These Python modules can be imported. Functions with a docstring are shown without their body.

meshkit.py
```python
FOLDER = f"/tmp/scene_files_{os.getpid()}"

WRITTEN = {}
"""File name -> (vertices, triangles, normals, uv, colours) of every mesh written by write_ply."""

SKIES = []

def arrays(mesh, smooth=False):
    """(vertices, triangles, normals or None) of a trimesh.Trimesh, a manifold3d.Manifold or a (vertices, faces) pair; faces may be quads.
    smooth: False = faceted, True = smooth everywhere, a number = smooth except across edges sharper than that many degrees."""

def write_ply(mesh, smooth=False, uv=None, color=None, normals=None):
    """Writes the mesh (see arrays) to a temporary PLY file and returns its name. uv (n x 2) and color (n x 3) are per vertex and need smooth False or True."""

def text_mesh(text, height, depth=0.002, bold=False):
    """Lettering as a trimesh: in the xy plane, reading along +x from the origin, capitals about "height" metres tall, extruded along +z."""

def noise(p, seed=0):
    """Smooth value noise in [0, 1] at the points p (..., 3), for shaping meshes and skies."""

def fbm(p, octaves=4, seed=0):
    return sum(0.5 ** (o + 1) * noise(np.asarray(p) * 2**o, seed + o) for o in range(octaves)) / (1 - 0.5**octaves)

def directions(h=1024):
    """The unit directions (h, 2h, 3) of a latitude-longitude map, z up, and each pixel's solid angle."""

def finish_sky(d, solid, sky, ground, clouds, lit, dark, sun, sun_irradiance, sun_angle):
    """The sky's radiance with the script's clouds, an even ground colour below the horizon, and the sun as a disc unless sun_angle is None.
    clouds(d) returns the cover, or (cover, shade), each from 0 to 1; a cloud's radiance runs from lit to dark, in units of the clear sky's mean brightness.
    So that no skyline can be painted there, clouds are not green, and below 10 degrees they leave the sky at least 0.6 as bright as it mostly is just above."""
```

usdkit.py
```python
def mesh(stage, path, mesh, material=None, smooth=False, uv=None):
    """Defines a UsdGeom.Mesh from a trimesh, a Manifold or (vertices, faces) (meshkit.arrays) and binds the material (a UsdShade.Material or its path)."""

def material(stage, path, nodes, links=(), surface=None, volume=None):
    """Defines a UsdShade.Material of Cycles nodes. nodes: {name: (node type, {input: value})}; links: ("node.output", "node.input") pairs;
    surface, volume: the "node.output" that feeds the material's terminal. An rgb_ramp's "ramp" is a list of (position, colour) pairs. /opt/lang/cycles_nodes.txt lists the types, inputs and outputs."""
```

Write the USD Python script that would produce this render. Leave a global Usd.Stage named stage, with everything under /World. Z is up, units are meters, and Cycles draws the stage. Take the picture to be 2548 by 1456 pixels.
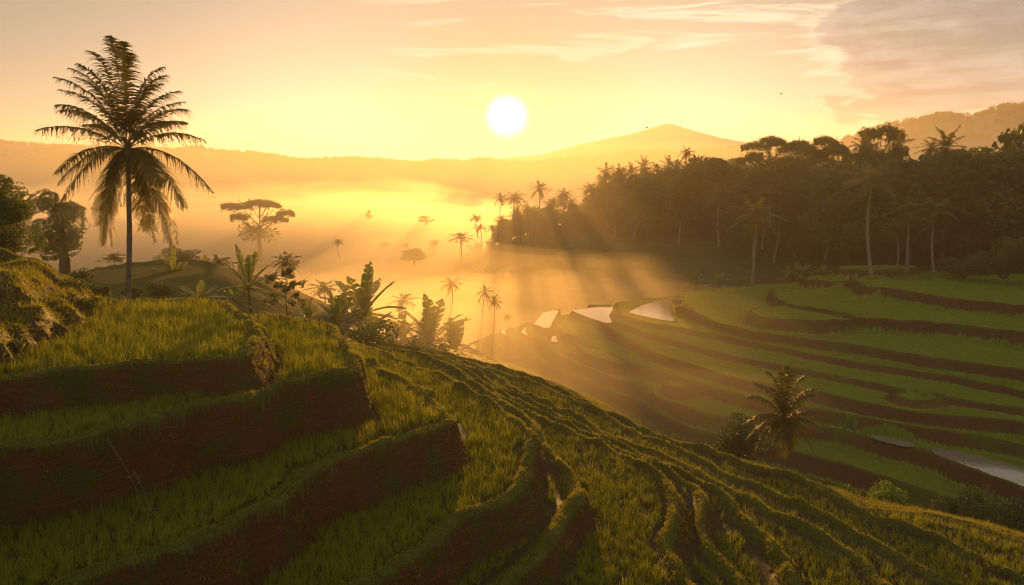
import math, random, numpy as np, trimesh, usdkit, meshkit
from pxr import Usd, UsdGeom, UsdLux, UsdShade, Gf, Sdf, Vt
from scipy.interpolate import RBFInterpolator, RectBivariateSpline, RegularGridInterpolator
random.seed(7); np.random.seed(7)
stage = Usd.Stage.CreateInMemory()
UsdGeom.SetStageUpAxis(stage, 'Z'); UsdGeom.SetStageMetersPerUnit(stage, 1.0)
UsdGeom.Xform.Define(stage, '/World')
# ------------------------------------------------------------------ camera, sky, sun, exposure
CZ = 60.0                                     # camera height above the datum
FPX = 804.0
PITCH = math.atan(122 / FPX)
EXPOSURE = 0.93
SUN_EL, SUN_AZ = math.radians(3.7), math.radians(-0.35)
SKY_STRENGTH, SUN_INTENSITY, SUN_COLOR = 0.05, 1.25, (1.0, 0.465, 0.095)
HAZE_DENSITY = 0.00028
MIST_DENSITY = 0.0045
cam = UsdGeom.Camera.Define(stage, '/World/camera')
cam.CreateHorizontalApertureAttr(36.0); cam.CreateVerticalApertureAttr(36.0 * 585 / 1024)
cam.CreateFocalLengthAttr(36.0 * FPX / 1024)
cam.CreateClippingRangeAttr(Gf.Vec2f(0.1, 20000))
cam.AddTranslateOp().Set((0, 0, CZ)); cam.AddRotateXOp().Set(90 - math.degrees(PITCH))
cam.CreateExposureAttr(EXPOSURE)
sd = (math.sin(SUN_AZ) * math.cos(SUN_EL), math.cos(SUN_AZ) * math.cos(SUN_EL), math.sin(SUN_EL))
sun = UsdLux.DistantLight.Define(stage, '/World/sun')
sun.CreateIntensityAttr(SUN_INTENSITY); sun.CreateAngleAttr(0.53); sun.CreateNormalizeAttr(True)
sun.CreateColorAttr(Gf.Vec3f(*SUN_COLOR))
sun.AddRotateZOp().Set(-math.degrees(SUN_AZ)); sun.AddRotateXOp().Set(-(90 - math.degrees(SUN_EL)))

class N:
    """small builder for node graphs"""
    def __init__(s): s.n, s.l, s.i = {}, [], 0
    def add(s, kind, ins=None, out=None, **links):
        s.i += 1; name = f'n{s.i}'
        vals = dict(ins or {})
        for k, v in links.items():
            if isinstance(v, str) and '.' in v and v.split('.')[0] in s.n: s.l.append((v, f'{name}.{k}'))
            else: vals[k] = v
        s.n[name] = (kind, vals)
        return f'{name}.{out}' if out else name
    def math(s, op, a, b=0.5, c=0.0, clamp=False):
        return s.add('math', {'math_type': op, 'use_clamp': clamp}, 'value', value1=a, value2=b, value3=c)
    def rng(s, v, a, b, c=0.0, d=1.0, t='smoothstep'):
        return s.add('map_range', {'range_type': t, 'from_min': a, 'from_max': b, 'to_min': c, 'to_max': d, 'clamp': True}, 'result', value=v)
    def mixc(s, f, a, b, t='mix'):
        return s.add('mix', {'mix_type': t}, 'color', fac=f, color1=a, color2=b)
    def noise(s, vec, scale, detail=4, rough=0.55, dist=0.0, out='fac'):
        return s.add('noise_texture', {'dimensions': '3D', 'scale': scale, 'detail': detail, 'roughness': rough, 'distortion': dist}, out, vector=vec)
    def done(s, path, surface=None, volume=None):
        return usdkit.material(stage, '/World/Looks/' + path, s.n, s.l, surface=surface, volume=volume)

def sky_material():
    g = N()
    pos = g.add('geometry', {}, 'position')
    sky = g.add('sky_texture', {'sky_type': 'single_scattering', 'sun_disc': False, 'sun_elevation': SUN_EL, 'sun_rotation': SUN_AZ,
                                'air_density': 1.0, 'aerosol_density': 0.6, 'ozone_density': 1.0}, 'color')
    xyz = g.add('separate_xyz', vector=pos)
    el = g.math('arcsine', xyz + '.z')
    az = g.math('arctan2', xyz + '.x', xyz + '.y')
    # tint dims the sky, most round the sun, to hold down its brightness
    sundot = g.add('vector_math', {'math_type': 'dot_product', 'vector2': sd}, 'value', vector1=g.add('vector_math', {'math_type': 'normalize'}, 'vector', vector1=pos))
    ang = g.math('arccosine', g.math('minimum', sundot, 1.0))
    sky = g.add('hsv', {'hue': 0.5, 'saturation': 0.5, 'value': 1.0, 'fac': 1.0}, 'color', color=sky)
    sky = g.mixc(1.0, sky, g.mixc(g.rng(ang, 0.02, 0.34), (0.29, 0.27, 0.245), (0.80, 0.84, 0.83)), 'multiply')
    # pale veil added to the sky, stronger overhead, to lift the ambient light
    sky = g.mixc(g.rng(el, 0.10, 0.55, 0.25, 0.72), sky, (5.2, 4.7, 3.9))
    # ---- clouds
    cv = g.add('combine_xyz', {}, 'vector', x=az, y=g.math('multiply', el, 3.2), z=0.37)
    n1 = g.noise(cv, 5.0, 8, 0.6, 0.4)
    n2 = g.noise(cv, 16.0, 6, 0.6, 0.3)
    cv2 = g.add('combine_xyz', {}, 'vector', x=az, y=g.math('multiply', el, 9.0), z=1.9)
    n3 = g.noise(cv2, 4.6, 8, 0.62, 0.6)
    # the big bank to the right of the sun, and thin streaks and wisps beside it
    az2 = g.math('multiply_add', n1, 0.16, g.math('subtract', az, 0.08))
    el2 = g.math('multiply_add', n2, 0.05, g.math('multiply_add', n1, 0.05, g.math('subtract', el, 0.05)))
    upper = g.math('subtract', el2, g.math('multiply_add', az, 0.10, 0.140))
    bank = g.math('multiply', g.rng(az2, 0.30, 0.44), g.math('multiply', g.rng(el2, 0.035, 0.085), g.rng(upper, 0.022, -0.006)))
    bank = g.math('multiply', bank, g.rng(az, 1.3, 0.8))
    bank = g.math('multiply_add', n2, 0.9, g.math('subtract', bank, 0.45))
    cover = g.rng(bank, 0.14, 0.66)
    core = g.rng(bank, 0.30, 0.50)
    wz = g.math('multiply', g.math('multiply_add', g.rng(az, 0.10, 0.22), 0.45, 0.55), g.math('multiply', g.rng(el, 0.085, 0.115), g.rng(az, -0.22, -0.08)))
    wz = g.math('multiply', wz, g.rng(az, 0.75, 0.5))
    streak = g.math('multiply', g.rng(n3, 0.51, 0.63), wz)
    shade = g.math('multiply', g.rng(n3, 0.60, 0.70), g.math('multiply', wz, 0.8))
    # sun-side lit edges and shaded bodies
    lit = (9.0, 8.4, 6.6)
    body = g.mixc(g.rng(g.math('multiply_add', n2, 0.5, g.math('multiply', n3, 0.6)), 0.45, 0.68), (2.5, 2.85, 2.9), (4.5, 4.6, 4.3))
    c = g.mixc(streak, sky, g.mixc(shade, lit, (4.0, 3.8, 3.0)))
    c = g.mixc(cover, c, g.mixc(core, lit, body))
    # ---- the sun: its disc, with lens glare painted in as soft edge and glow
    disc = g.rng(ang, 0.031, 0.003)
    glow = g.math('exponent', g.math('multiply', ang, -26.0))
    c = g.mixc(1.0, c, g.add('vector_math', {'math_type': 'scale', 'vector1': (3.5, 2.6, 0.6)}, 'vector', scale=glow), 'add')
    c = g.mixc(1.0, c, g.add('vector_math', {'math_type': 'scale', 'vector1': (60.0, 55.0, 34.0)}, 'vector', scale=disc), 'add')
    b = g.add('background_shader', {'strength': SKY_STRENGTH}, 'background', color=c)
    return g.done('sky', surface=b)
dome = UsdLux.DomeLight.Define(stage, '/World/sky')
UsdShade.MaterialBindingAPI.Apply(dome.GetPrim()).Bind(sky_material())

# ------------------------------------------------------------------ placing: picture measures to points of the place
F = FPX / 1024 * 2548
_c, _s = math.cos(PITCH), math.sin(PITCH)
def ray(X, Y):
    a, b = (X - 1274) / F, -(Y - 728) / F
    return np.array([a, _c + _s * b, -_s + _c * b])
def on_level(X, Y, z):
    r = ray(X, Y); t = z / r[2]
    return np.array([r[0] * t, r[1] * t])
def at(X, Y, dist):
    r = ray(X, Y); r = r * dist / r[1]
    return np.array([r[0], r[1], r[2] + CZ])
def px(dist):                                  # metres per measured unit at that distance
    return dist / F
# ------------------------------------------------------------------ naming and mesh helpers
used = {}
def numbered(parent, name):
    k = used.get((parent, name), -1) + 1; used[(parent, name)] = k
    return f'{parent}/{name}' if k == 0 else f'{parent}/{name}_{k:03d}'
def tag(p, label=None, cat=None, group=None, kind=None):
    p = p.GetPrim() if hasattr(p, 'GetPrim') else p
    for k, v in (('label', label), ('category', cat), ('group', group), ('kind', kind)):
        if v: p.SetCustomDataByKey(k, v)
    return p
def path_of(parent):
    return '/World' if parent is None else (parent if isinstance(parent, str) else str(parent.GetPath()))
def obj(name, v, f, mat, parent=None, normals=None, smooth=False):
    pth = numbered(path_of(parent), name)
    v = np.asarray(v, float); f = np.asarray(f, int)
    if normals is None:
        m = usdkit.mesh(stage, pth, (v, f), mat, smooth=smooth)
    else:
        m = usdkit.mesh(stage, pth, (v, f), mat)
        m.CreateNormalsAttr(Vt.Vec3fArray.FromNumpy(np.asarray(normals, np.float32))); m.SetNormalsInterpolation('vertex')
    return m.GetPrim()
def thing(name, label, cat, loc=(0, 0, 0), rz=0.0, sc=1.0, group=None, kind=None, parent='/World'):
    x = UsdGeom.Xform.Define(stage, numbered(parent, name))
    x.AddTranslateOp().Set(tuple(map(float, loc))); x.AddRotateZOp().Set(float(rz))
    s3 = (sc, sc, sc) if np.ndim(sc) == 0 else sc
    x.AddScaleOp().Set(Gf.Vec3f(*map(float, s3)))
    return tag(x, label, cat, group, kind)
UsdGeom.Scope.Define(stage, '/World/Looks')
def klass(name):
    p = stage.CreateClassPrim('/World/' + name); p.SetTypeName('Xform')
    return p
def place(proto, name, label, cat, loc, rz=0, sc=1.0, group=None):
    p = thing(name, label, cat, loc, rz, sc, group)
    p.GetReferences().AddInternalReference(proto.GetPath()); p.SetInstanceable(True)
    return p
def join(parts):
    vs, fs, k = [], [], 0
    for v, f in parts:
        vs.append(v); fs.append(np.asarray(f) + k); k += len(v)
    return np.vstack(vs), np.vstack(fs)
def tube(pts, rad, sides=6, cap=True):
    p = np.asarray(pts, float); n = len(p); r = np.broadcast_to(rad, n)
    t = np.gradient(p, axis=0); t /= np.linalg.norm(t, axis=1, keepdims=True) + 1e-9
    ref = np.array([0.31, 0.95, 0.05]) if abs(t[:, 2]).mean() > 0.7 else np.array([0, 0, 1.0])
    a = np.cross(t, ref); a /= np.linalg.norm(a, axis=1, keepdims=True) + 1e-9
    b = np.cross(t, a)
    th = np.linspace(0, 2 * np.pi, sides, endpoint=False)
    v = (p[:, None] + r[:, None, None] * (a[:, None] * np.cos(th)[None, :, None] + b[:, None] * np.sin(th)[None, :, None])).reshape(-1, 3)
    f = []
    for i in range(n - 1):
        for j in range(sides):
            q = [i * sides + j, i * sides + (j + 1) % sides, (i + 1) * sides + (j + 1) % sides, (i + 1) * sides + j]
            f += [[q[0], q[2], q[1]], [q[0], q[3], q[2]]]
    if cap:
        f += [[(n - 1) * sides, (n - 1) * sides + j, (n - 1) * sides + j + 1] for j in range(1, sides - 1)]
    return v, np.array(f)
def ribbons(base, dirs, side, length, width, droop, seg=3):
    """n flat tapering blades: base, direction, side vectors (n,3), length, width, droop (n)"""
    n = len(base); L = np.asarray(length)[:, None]; W = np.asarray(width)[:, None]; D = np.asarray(droop)[:, None]
    V = []
    for k in range(seg + 1):
        t = k / seg
        c = base + dirs * L * t - np.array([0, 0, 1.0]) * D * L * t * t
        w = W * (1 - t) ** 0.7 * (0.75 + 0.5 * math.sin(math.pi * min(1, t * 1.2 + .15)))
        if k < seg: V += [c - side * w / 2, c + side * w / 2]
        else: V += [c]
    m = 2 * seg + 1
    v = np.stack(V, 1).reshape(-1, 3)
    f = []
    for k in range(seg - 1):
        f += [[2 * k, 2 * k + 1, 2 * k + 3], [2 * k, 2 * k + 3, 2 * k + 2]]
    f += [[2 * seg - 2, 2 * seg - 1, 2 * seg]]
    f = (np.array(f)[None] + (np.arange(n) * m)[:, None, None]).reshape(-1, 3)
    return v, f
def rand_dirs(n, rg, up=0.0):
    d = rg.normal(size=(n, 3)); d[:, 2] += up
    return d / np.linalg.norm(d, axis=1, keepdims=True)
def cards(pts, size, rg, flat=0.3, folded=True):
    """leaf faces: one pointed leaf (a bent diamond, 2 triangles) at each point"""
    n = len(pts); u = rand_dirs(n, rg); u[:, 2] *= (1 - flat); u /= np.linalg.norm(u, axis=1, keepdims=True) + 1e-9
    nn = rand_dirs(n, rg, up=1.2 * flat); w = np.cross(u, nn); w /= np.linalg.norm(w, axis=1, keepdims=True) + 1e-9
    s = np.asarray(size)[:, None] * np.ones((n, 1))
    bend = np.cross(u, w) * s * 0.12
    V = np.stack([pts - u * s * .5, pts + w * s * .32 + bend, pts + u * s * .5, pts - w * s * .32 + bend], 1).reshape(-1, 3)
    f = (np.array([[0, 1, 2], [0, 2, 3]])[None] + (np.arange(n) * 4)[:, None, None]).reshape(-1, 3)
    return V, f

# ------------------------------------------------------------------ materials
def leafy(name, c1, c2, tr, trans=0.45, rough=0.5, scale=0.6, gloss=0.4):
    """foliage: tone varies leaf by leaf and plant by plant, light passes through"""
    g = N()
    r = g.add('geometry'); oi = g.add('object_info')
    n = g.noise(g.add('texture_coordinate', {}, 'object'), scale, 3)
    f = g.math('multiply_add', r + '.random_per_island', 0.45, g.math('multiply_add', oi + '.random', 0.25, g.math('multiply', n, 0.4)), clamp=True)
    col = g.mixc(f, c1, c2)
    p = g.add('principled_bsdf', {'roughness': rough, 'specular_ior_level': gloss}, 'BSDF', base_color=col)
    t = g.add('translucent_bsdf', {}, 'BSDF', color=g.mixc(f, tr, tuple(0.65 * x for x in tr)))
    m = g.add('mix_closure', {'fac': trans}, 'closure', closure1=p, closure2=t)
    return g.done(name, surface=m)
def earthy(name, cols, scale=0.8, bump=0.25, rough=0.9, green=None, gscale=0.5, gamount=(0.48, 0.6), fine=14.0, layers=0):
    """soil with darker and lighter layers; green: grass growing in patches of its own"""
    g = N()
    pos = g.add('geometry', {}, 'position')
    n = g.noise(pos, scale, 6, 0.6)
    n2 = g.noise(pos, fine, 5, 0.65)
    if layers: n = g.math('multiply_add', g.noise(g.add('mapping', {'scale': (0.9, 0.9, layers)}, 'vector', vector=pos), 1.6, 6, 0.65), 0.6, g.math('multiply', n, 0.4))
    col = g.add('rgb_ramp', {'ramp': [(0.3, cols[0]), (0.5, cols[1]), (0.7, cols[2])]}, 'color', fac=g.math('multiply_add', n2, 0.35, g.math('multiply', n, 0.68)))
    if green:
        gm = g.rng(g.noise(pos, gscale, 7, 0.62), *gamount)
        col = g.mixc(gm, col, g.mixc(n2, green[0], green[1]))
    bm = g.add('bump', {'strength': 0.9, 'distance': bump}, 'normal', height=g.math('multiply_add', n2, 0.5, n))
    p = g.add('principled_bsdf', {'roughness': rough, 'specular_ior_level': 0.06, 'diffuse_roughness': 0.3}, 'BSDF', base_color=col, normal=bm)
    return g.done(name, surface=p)
M = {}
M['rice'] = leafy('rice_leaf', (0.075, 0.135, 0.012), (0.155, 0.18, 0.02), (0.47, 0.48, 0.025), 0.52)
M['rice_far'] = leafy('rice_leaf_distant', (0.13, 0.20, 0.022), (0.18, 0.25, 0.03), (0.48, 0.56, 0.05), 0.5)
M['grass'] = leafy('bank_grass', (0.062, 0.085, 0.010), (0.125, 0.125, 0.016), (0.47, 0.45, 0.025), 0.52)
M['dry'] = leafy('dry_grass', (0.20, 0.15, 0.06), (0.28, 0.2, 0.09), (0.4, 0.28, 0.1), 0.4)
M['palm'] = leafy('palm_leaf', (0.042, 0.064, 0.013), (0.08, 0.092, 0.02), (0.20, 0.19, 0.028), 0.36, rough=0.55, gloss=0.3)
M['dead_palm'] = leafy('withered_palm_leaf', (0.09, 0.05, 0.02), (0.14, 0.075, 0.03), (0.22, 0.11, 0.03), 0.3)
M['tree'] = leafy('broad_leaf', (0.028, 0.055, 0.012), (0.055, 0.085, 0.017), (0.14, 0.19, 0.025), 0.35, gloss=0.5)
M['tree2'] = leafy('pale_broad_leaf', (0.04, 0.075, 0.014), (0.08, 0.11, 0.02), (0.20, 0.25, 0.03), 0.4, gloss=0.5)
M['banana'] = leafy('banana_leaf', (0.05, 0.095, 0.016), (0.09, 0.13, 0.022), (0.30, 0.34, 0.04), 0.45, rough=0.35, gloss=0.6)
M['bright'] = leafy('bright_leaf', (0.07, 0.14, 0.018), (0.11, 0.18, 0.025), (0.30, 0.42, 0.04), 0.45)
M['soil'] = earthy('bank_soil', ((0.042, 0.018, 0.009), (0.075, 0.032, 0.015), (0.12, 0.052, 0.024)), 0.9, 0.4, green=((0.022, 0.036, 0.008), (0.055, 0.07, 0.012)), gscale=0.7, gamount=(0.49, 0.64), layers=5.0)
M['far_soil'] = earthy('terrace_soil', ((0.05, 0.027, 0.014), (0.07, 0.038, 0.019), (0.095, 0.052, 0.025)), 0.4, 0.1, green=((0.05, 0.06, 0.014), (0.075, 0.085, 0.018)), gscale=0.16, gamount=(0.5, 0.66), fine=5, layers=3.0)
M['mud'] = earthy('field_mud', ((0.02, 0.015, 0.008), (0.032, 0.025, 0.012), (0.05, 0.038, 0.018)), 1.2, 0.06, rough=0.6, green=((0.02, 0.03, 0.007), (0.035, 0.045, 0.01)), gscale=1.2, gamount=(0.5, 0.66))
M['far_bed'] = earthy('sprouting_field', ((0.07, 0.10, 0.014), (0.10, 0.14, 0.018), (0.13, 0.165, 0.022)), 0.3, 0.05, fine=6)
M['turf'] = earthy('dike_turf', ((0.028, 0.035, 0.008), (0.046, 0.055, 0.010), (0.07, 0.075, 0.015)), 1.6, 0.12)
M['forest_floor'] = earthy('forest_floor', ((0.02, 0.03, 0.008), (0.03, 0.045, 0.011), (0.045, 0.06, 0.016)), 0.2, 0.5)
M['ridge'] = earthy('wooded_slope', ((0.02, 0.032, 0.012), (0.03, 0.048, 0.015), (0.045, 0.06, 0.02)), 0.03, 3.0, fine=0.25)
M['bark'] = earthy('grey_bark', ((0.07, 0.055, 0.04), (0.13, 0.105, 0.08), (0.20, 0.165, 0.13)), 3.0, 0.02, fine=20)
M['dark_bark'] = earthy('dark_bark', ((0.03, 0.022, 0.015), (0.05, 0.038, 0.026), (0.08, 0.06, 0.04)), 3.0, 0.03, fine=20)
M['pale_bark'] = earthy('pale_bark', ((0.11, 0.09, 0.07), (0.17, 0.14, 0.11), (0.23, 0.19, 0.15)), 2.0, 0.02, fine=12)
M['bird'] = earthy('bird_feathers', ((0.03, 0.025, 0.02), (0.04, 0.035, 0.03), (0.06, 0.05, 0.04)), 8, 0.005)
def water_material(name='paddy_water', strength=0.25, dist=0.012, scale=5.0, col=(0.03, 0.025, 0.015), rough=0.06):
    g = N(); pos = g.add('geometry', {}, 'position')
    bm = g.add('bump', {'strength': strength, 'distance': dist}, 'normal', height=g.noise(pos, scale, 3))
    p = g.add('principled_bsdf', {'base_color': col, 'roughness': rough, 'ior': 1.6, 'specular_ior_level': 0.7}, 'BSDF', normal=bm)
    return g.done(name, surface=p)
M['water'] = water_material()
M['rippled'] = water_material('sky_paled_paddy_water', 0.4, 0.03, 2.2, (0.16, 0.145, 0.12), 0.12)  # pale base colour stands in for the sky reflected in the water
M['haze_paled_mountain'] = earthy('mountain_slope', ((0.17, 0.155, 0.16), (0.20, 0.18, 0.185), (0.23, 0.21, 0.21)), 0.01, 2.0, fine=0.1)  # slope colour paled and greyed to stand in for haze
M['hazy_hill'] = earthy('hill_slope', ((0.06, 0.065, 0.05), (0.08, 0.085, 0.065), (0.10, 0.105, 0.08)), 0.03, 3.0, fine=0.25)  # hill colour lightened too, as haze would lighten it
# ------------------------------------------------------------------ terraced land
def resample(P, step):
    P = np.array(P, float); d = np.r_[0, np.cumsum(np.linalg.norm(np.diff(P, axis=0), axis=1))]
    n = max(2, int(d[-1] / step) + 1); t = np.linspace(0, d[-1], n)
    return np.c_[np.interp(t, d, P[:, 0]), np.interp(t, d, P[:, 1])]
def smooth01(t):
    t = np.clip(t, 0, 1); return t * t * (3 - 2 * t)
class Terraces:
    """land cut into level steps along contours: u counts the steps downhill, u = k is the lip of terrace k"""
    def __init__(s, contours, Z, extra, xs, ys, riser, dike_h, dike_w, step, smoothing, wob=0.05, seed=1, drop=1.0, top=None, coarse=0.6, s_lump=0.3, deep=None):
        pts, val = [], []
        for k, P in contours.items():
            Q = resample([on_level(x, y, Z[k]) for x, y in P], step)
            pts.append(Q); val.append(np.full(len(Q), float(k)))
        for k, P in extra.items():
            Q = resample(P, step * 3) if len(P) > 1 else np.array(P, float)
            pts.append(Q); val.append(np.full(len(Q), float(k)))
        pts, val = np.vstack(pts), np.concatenate(val)
        rbf = RBFInterpolator(pts, val, kernel='thin_plate_spline', smoothing=smoothing)
        cx, cy = np.arange(xs[0], xs[-1] + coarse, coarse), np.arange(ys[0], ys[-1] + coarse, coarse)
        gx, gy = np.meshgrid(cx, cy, indexing='ij')
        U = rbf(np.c_[gx.ravel(), gy.ravel()]).reshape(gx.shape)
        from scipy.ndimage import gaussian_filter
        U = gaussian_filter(U, 0.5)
        spl = RectBivariateSpline(cx, cy, U)
        s.X, s.Y = np.meshgrid(xs, ys, indexing='ij')
        u, ux, uy = spl(xs, ys), spl(xs, ys, dx=1), spl(xs, ys, dy=1)
        p3 = np.stack([s.X, s.Y, np.zeros_like(s.X)], -1)
        u = u + wob * 2 * (meshkit.fbm(p3 * 0.9, 3, seed) - 0.5)
        g = np.maximum(np.hypot(ux, uy), 0.02)
        K = len(Z) - 1
        idx = np.clip(np.ceil(u), 0, K).astype(int)
        zt = np.array(Z, float)
        din = np.where(u < 0, -u, idx - u) / g                       # metres to this terrace's own lip
        dout = np.where(idx > 0, (u - (idx - 1)) / g, 99.0)          # metres from the lip above
        w = np.minimum(riser * (1 + 0.5 * (meshkit.noise(p3 * 0.35, seed + 9) - .5)), 0.5 / g)
        t = np.clip(dout / w, 0, 1)
        prof = np.where(t < 1, 0.88 * t ** 0.8 + 0.12 * t ** 4, 1)
        z = np.where(idx > 0, zt[np.maximum(idx - 1, 0)] + (zt[idx] - zt[np.maximum(idx - 1, 0)]) * prof, zt[0])
        onriser = (t < 1) & (idx > 0)
        wd = np.minimum(dike_w, 0.3 / g)
        if deep: dike_h = np.where(idx >= 3, dike_h * deep, dike_h)
        bump = dike_h * np.exp(-((din - 0.55 * wd) / (0.55 * wd)) ** 2) * (idx <= K - 1)
        bump = np.where((u > K), 0, bump) + np.where(onriser, dike_h * np.exp(-((0.55 * wd) / (0.55 * wd)) ** 2) * (1 - t) ** 2, 0)
        lump = meshkit.fbm(p3 * 1.7, 3, seed + 3) - .5
        z = z + bump * (0.8 + 0.5 * (meshkit.noise(p3 * 0.8, seed + 5) - .5) * 2)
        z = z + np.where(onriser, s_lump * lump * np.minimum(1, 4 * t * (1 - t) + .2), 0.05 * lump)
        z = np.where(u > K, z - (u - K) * drop, z)
        if top is not None: z = np.where(u < 0, z + top(s.X, s.Y, u), z)
        s.u, s.g, s.idx, s.din, s.dout, s.t, s.on, s.z, s.wd, s.K, s.xs, s.ys, s.w = u, g, idx, din, dout, t, onriser, z, wd, K, xs, ys, w
    def finish(s, extra_z=None):
        if extra_z is not None: s.z = s.z + extra_z
        dzx, dzy = np.gradient(s.z, s.xs, axis=0), np.gradient(s.z, s.ys, axis=1); s.slope = np.hypot(dzx, dzy)
        s.f = RegularGridInterpolator((s.xs, s.ys), s.z, bounds_error=False, fill_value=None)
        return s
    def height(s, x, y):
        return s.f(np.stack([x, y], -1))
    def build(s, parent, field_mat, bank_mat, turf_mat, names=('rice_terrace', 'earth_bank', 'grass_dike')):
        nx, ny = s.X.shape
        V = np.stack([s.X, s.Y, s.z + CZ], -1)
        dx, dy = np.gradient(V, axis=0), np.gradient(V, axis=1)
        NN = np.cross(dx, dy); NN /= np.linalg.norm(NN, axis=-1, keepdims=True)
        V, NN = V.reshape(-1, 3), NN.reshape(-1, 3)
        ii = np.arange(nx * ny).reshape(nx, ny)
        q = np.stack([ii[:-1, :-1], ii[1:, :-1], ii[1:, 1:], ii[:-1, 1:]], -1).reshape(-1, 4)
        isd = (s.din < 1.25 * s.wd) & (s.u <= s.K) & ~s.on
        kind = np.where(s.on, 1, np.where(isd, 2, 0)).ravel()
        lev = np.where(s.on, s.idx - 1, s.idx).ravel()               # a bank belongs to the terrace it holds up
        qk, ql = kind[q[:, 0]], lev[q[:, 0]]
        for k in range(s.K + 1):
            for j, mat in ((0, field_mat), (1, bank_mat), (2, turf_mat)):
                sel = q[(qk == j) & (ql == k)]
                if len(sel) < 4: continue
                use, inv = np.unique(sel, return_inverse=True)
                sel = inv.reshape(-1, 4)
                f = np.vstack([sel[:, [0, 1, 2]], sel[:, [0, 2, 3]]])
                obj(names[j], V[use], f, mat, parent, normals=NN[use])

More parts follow.
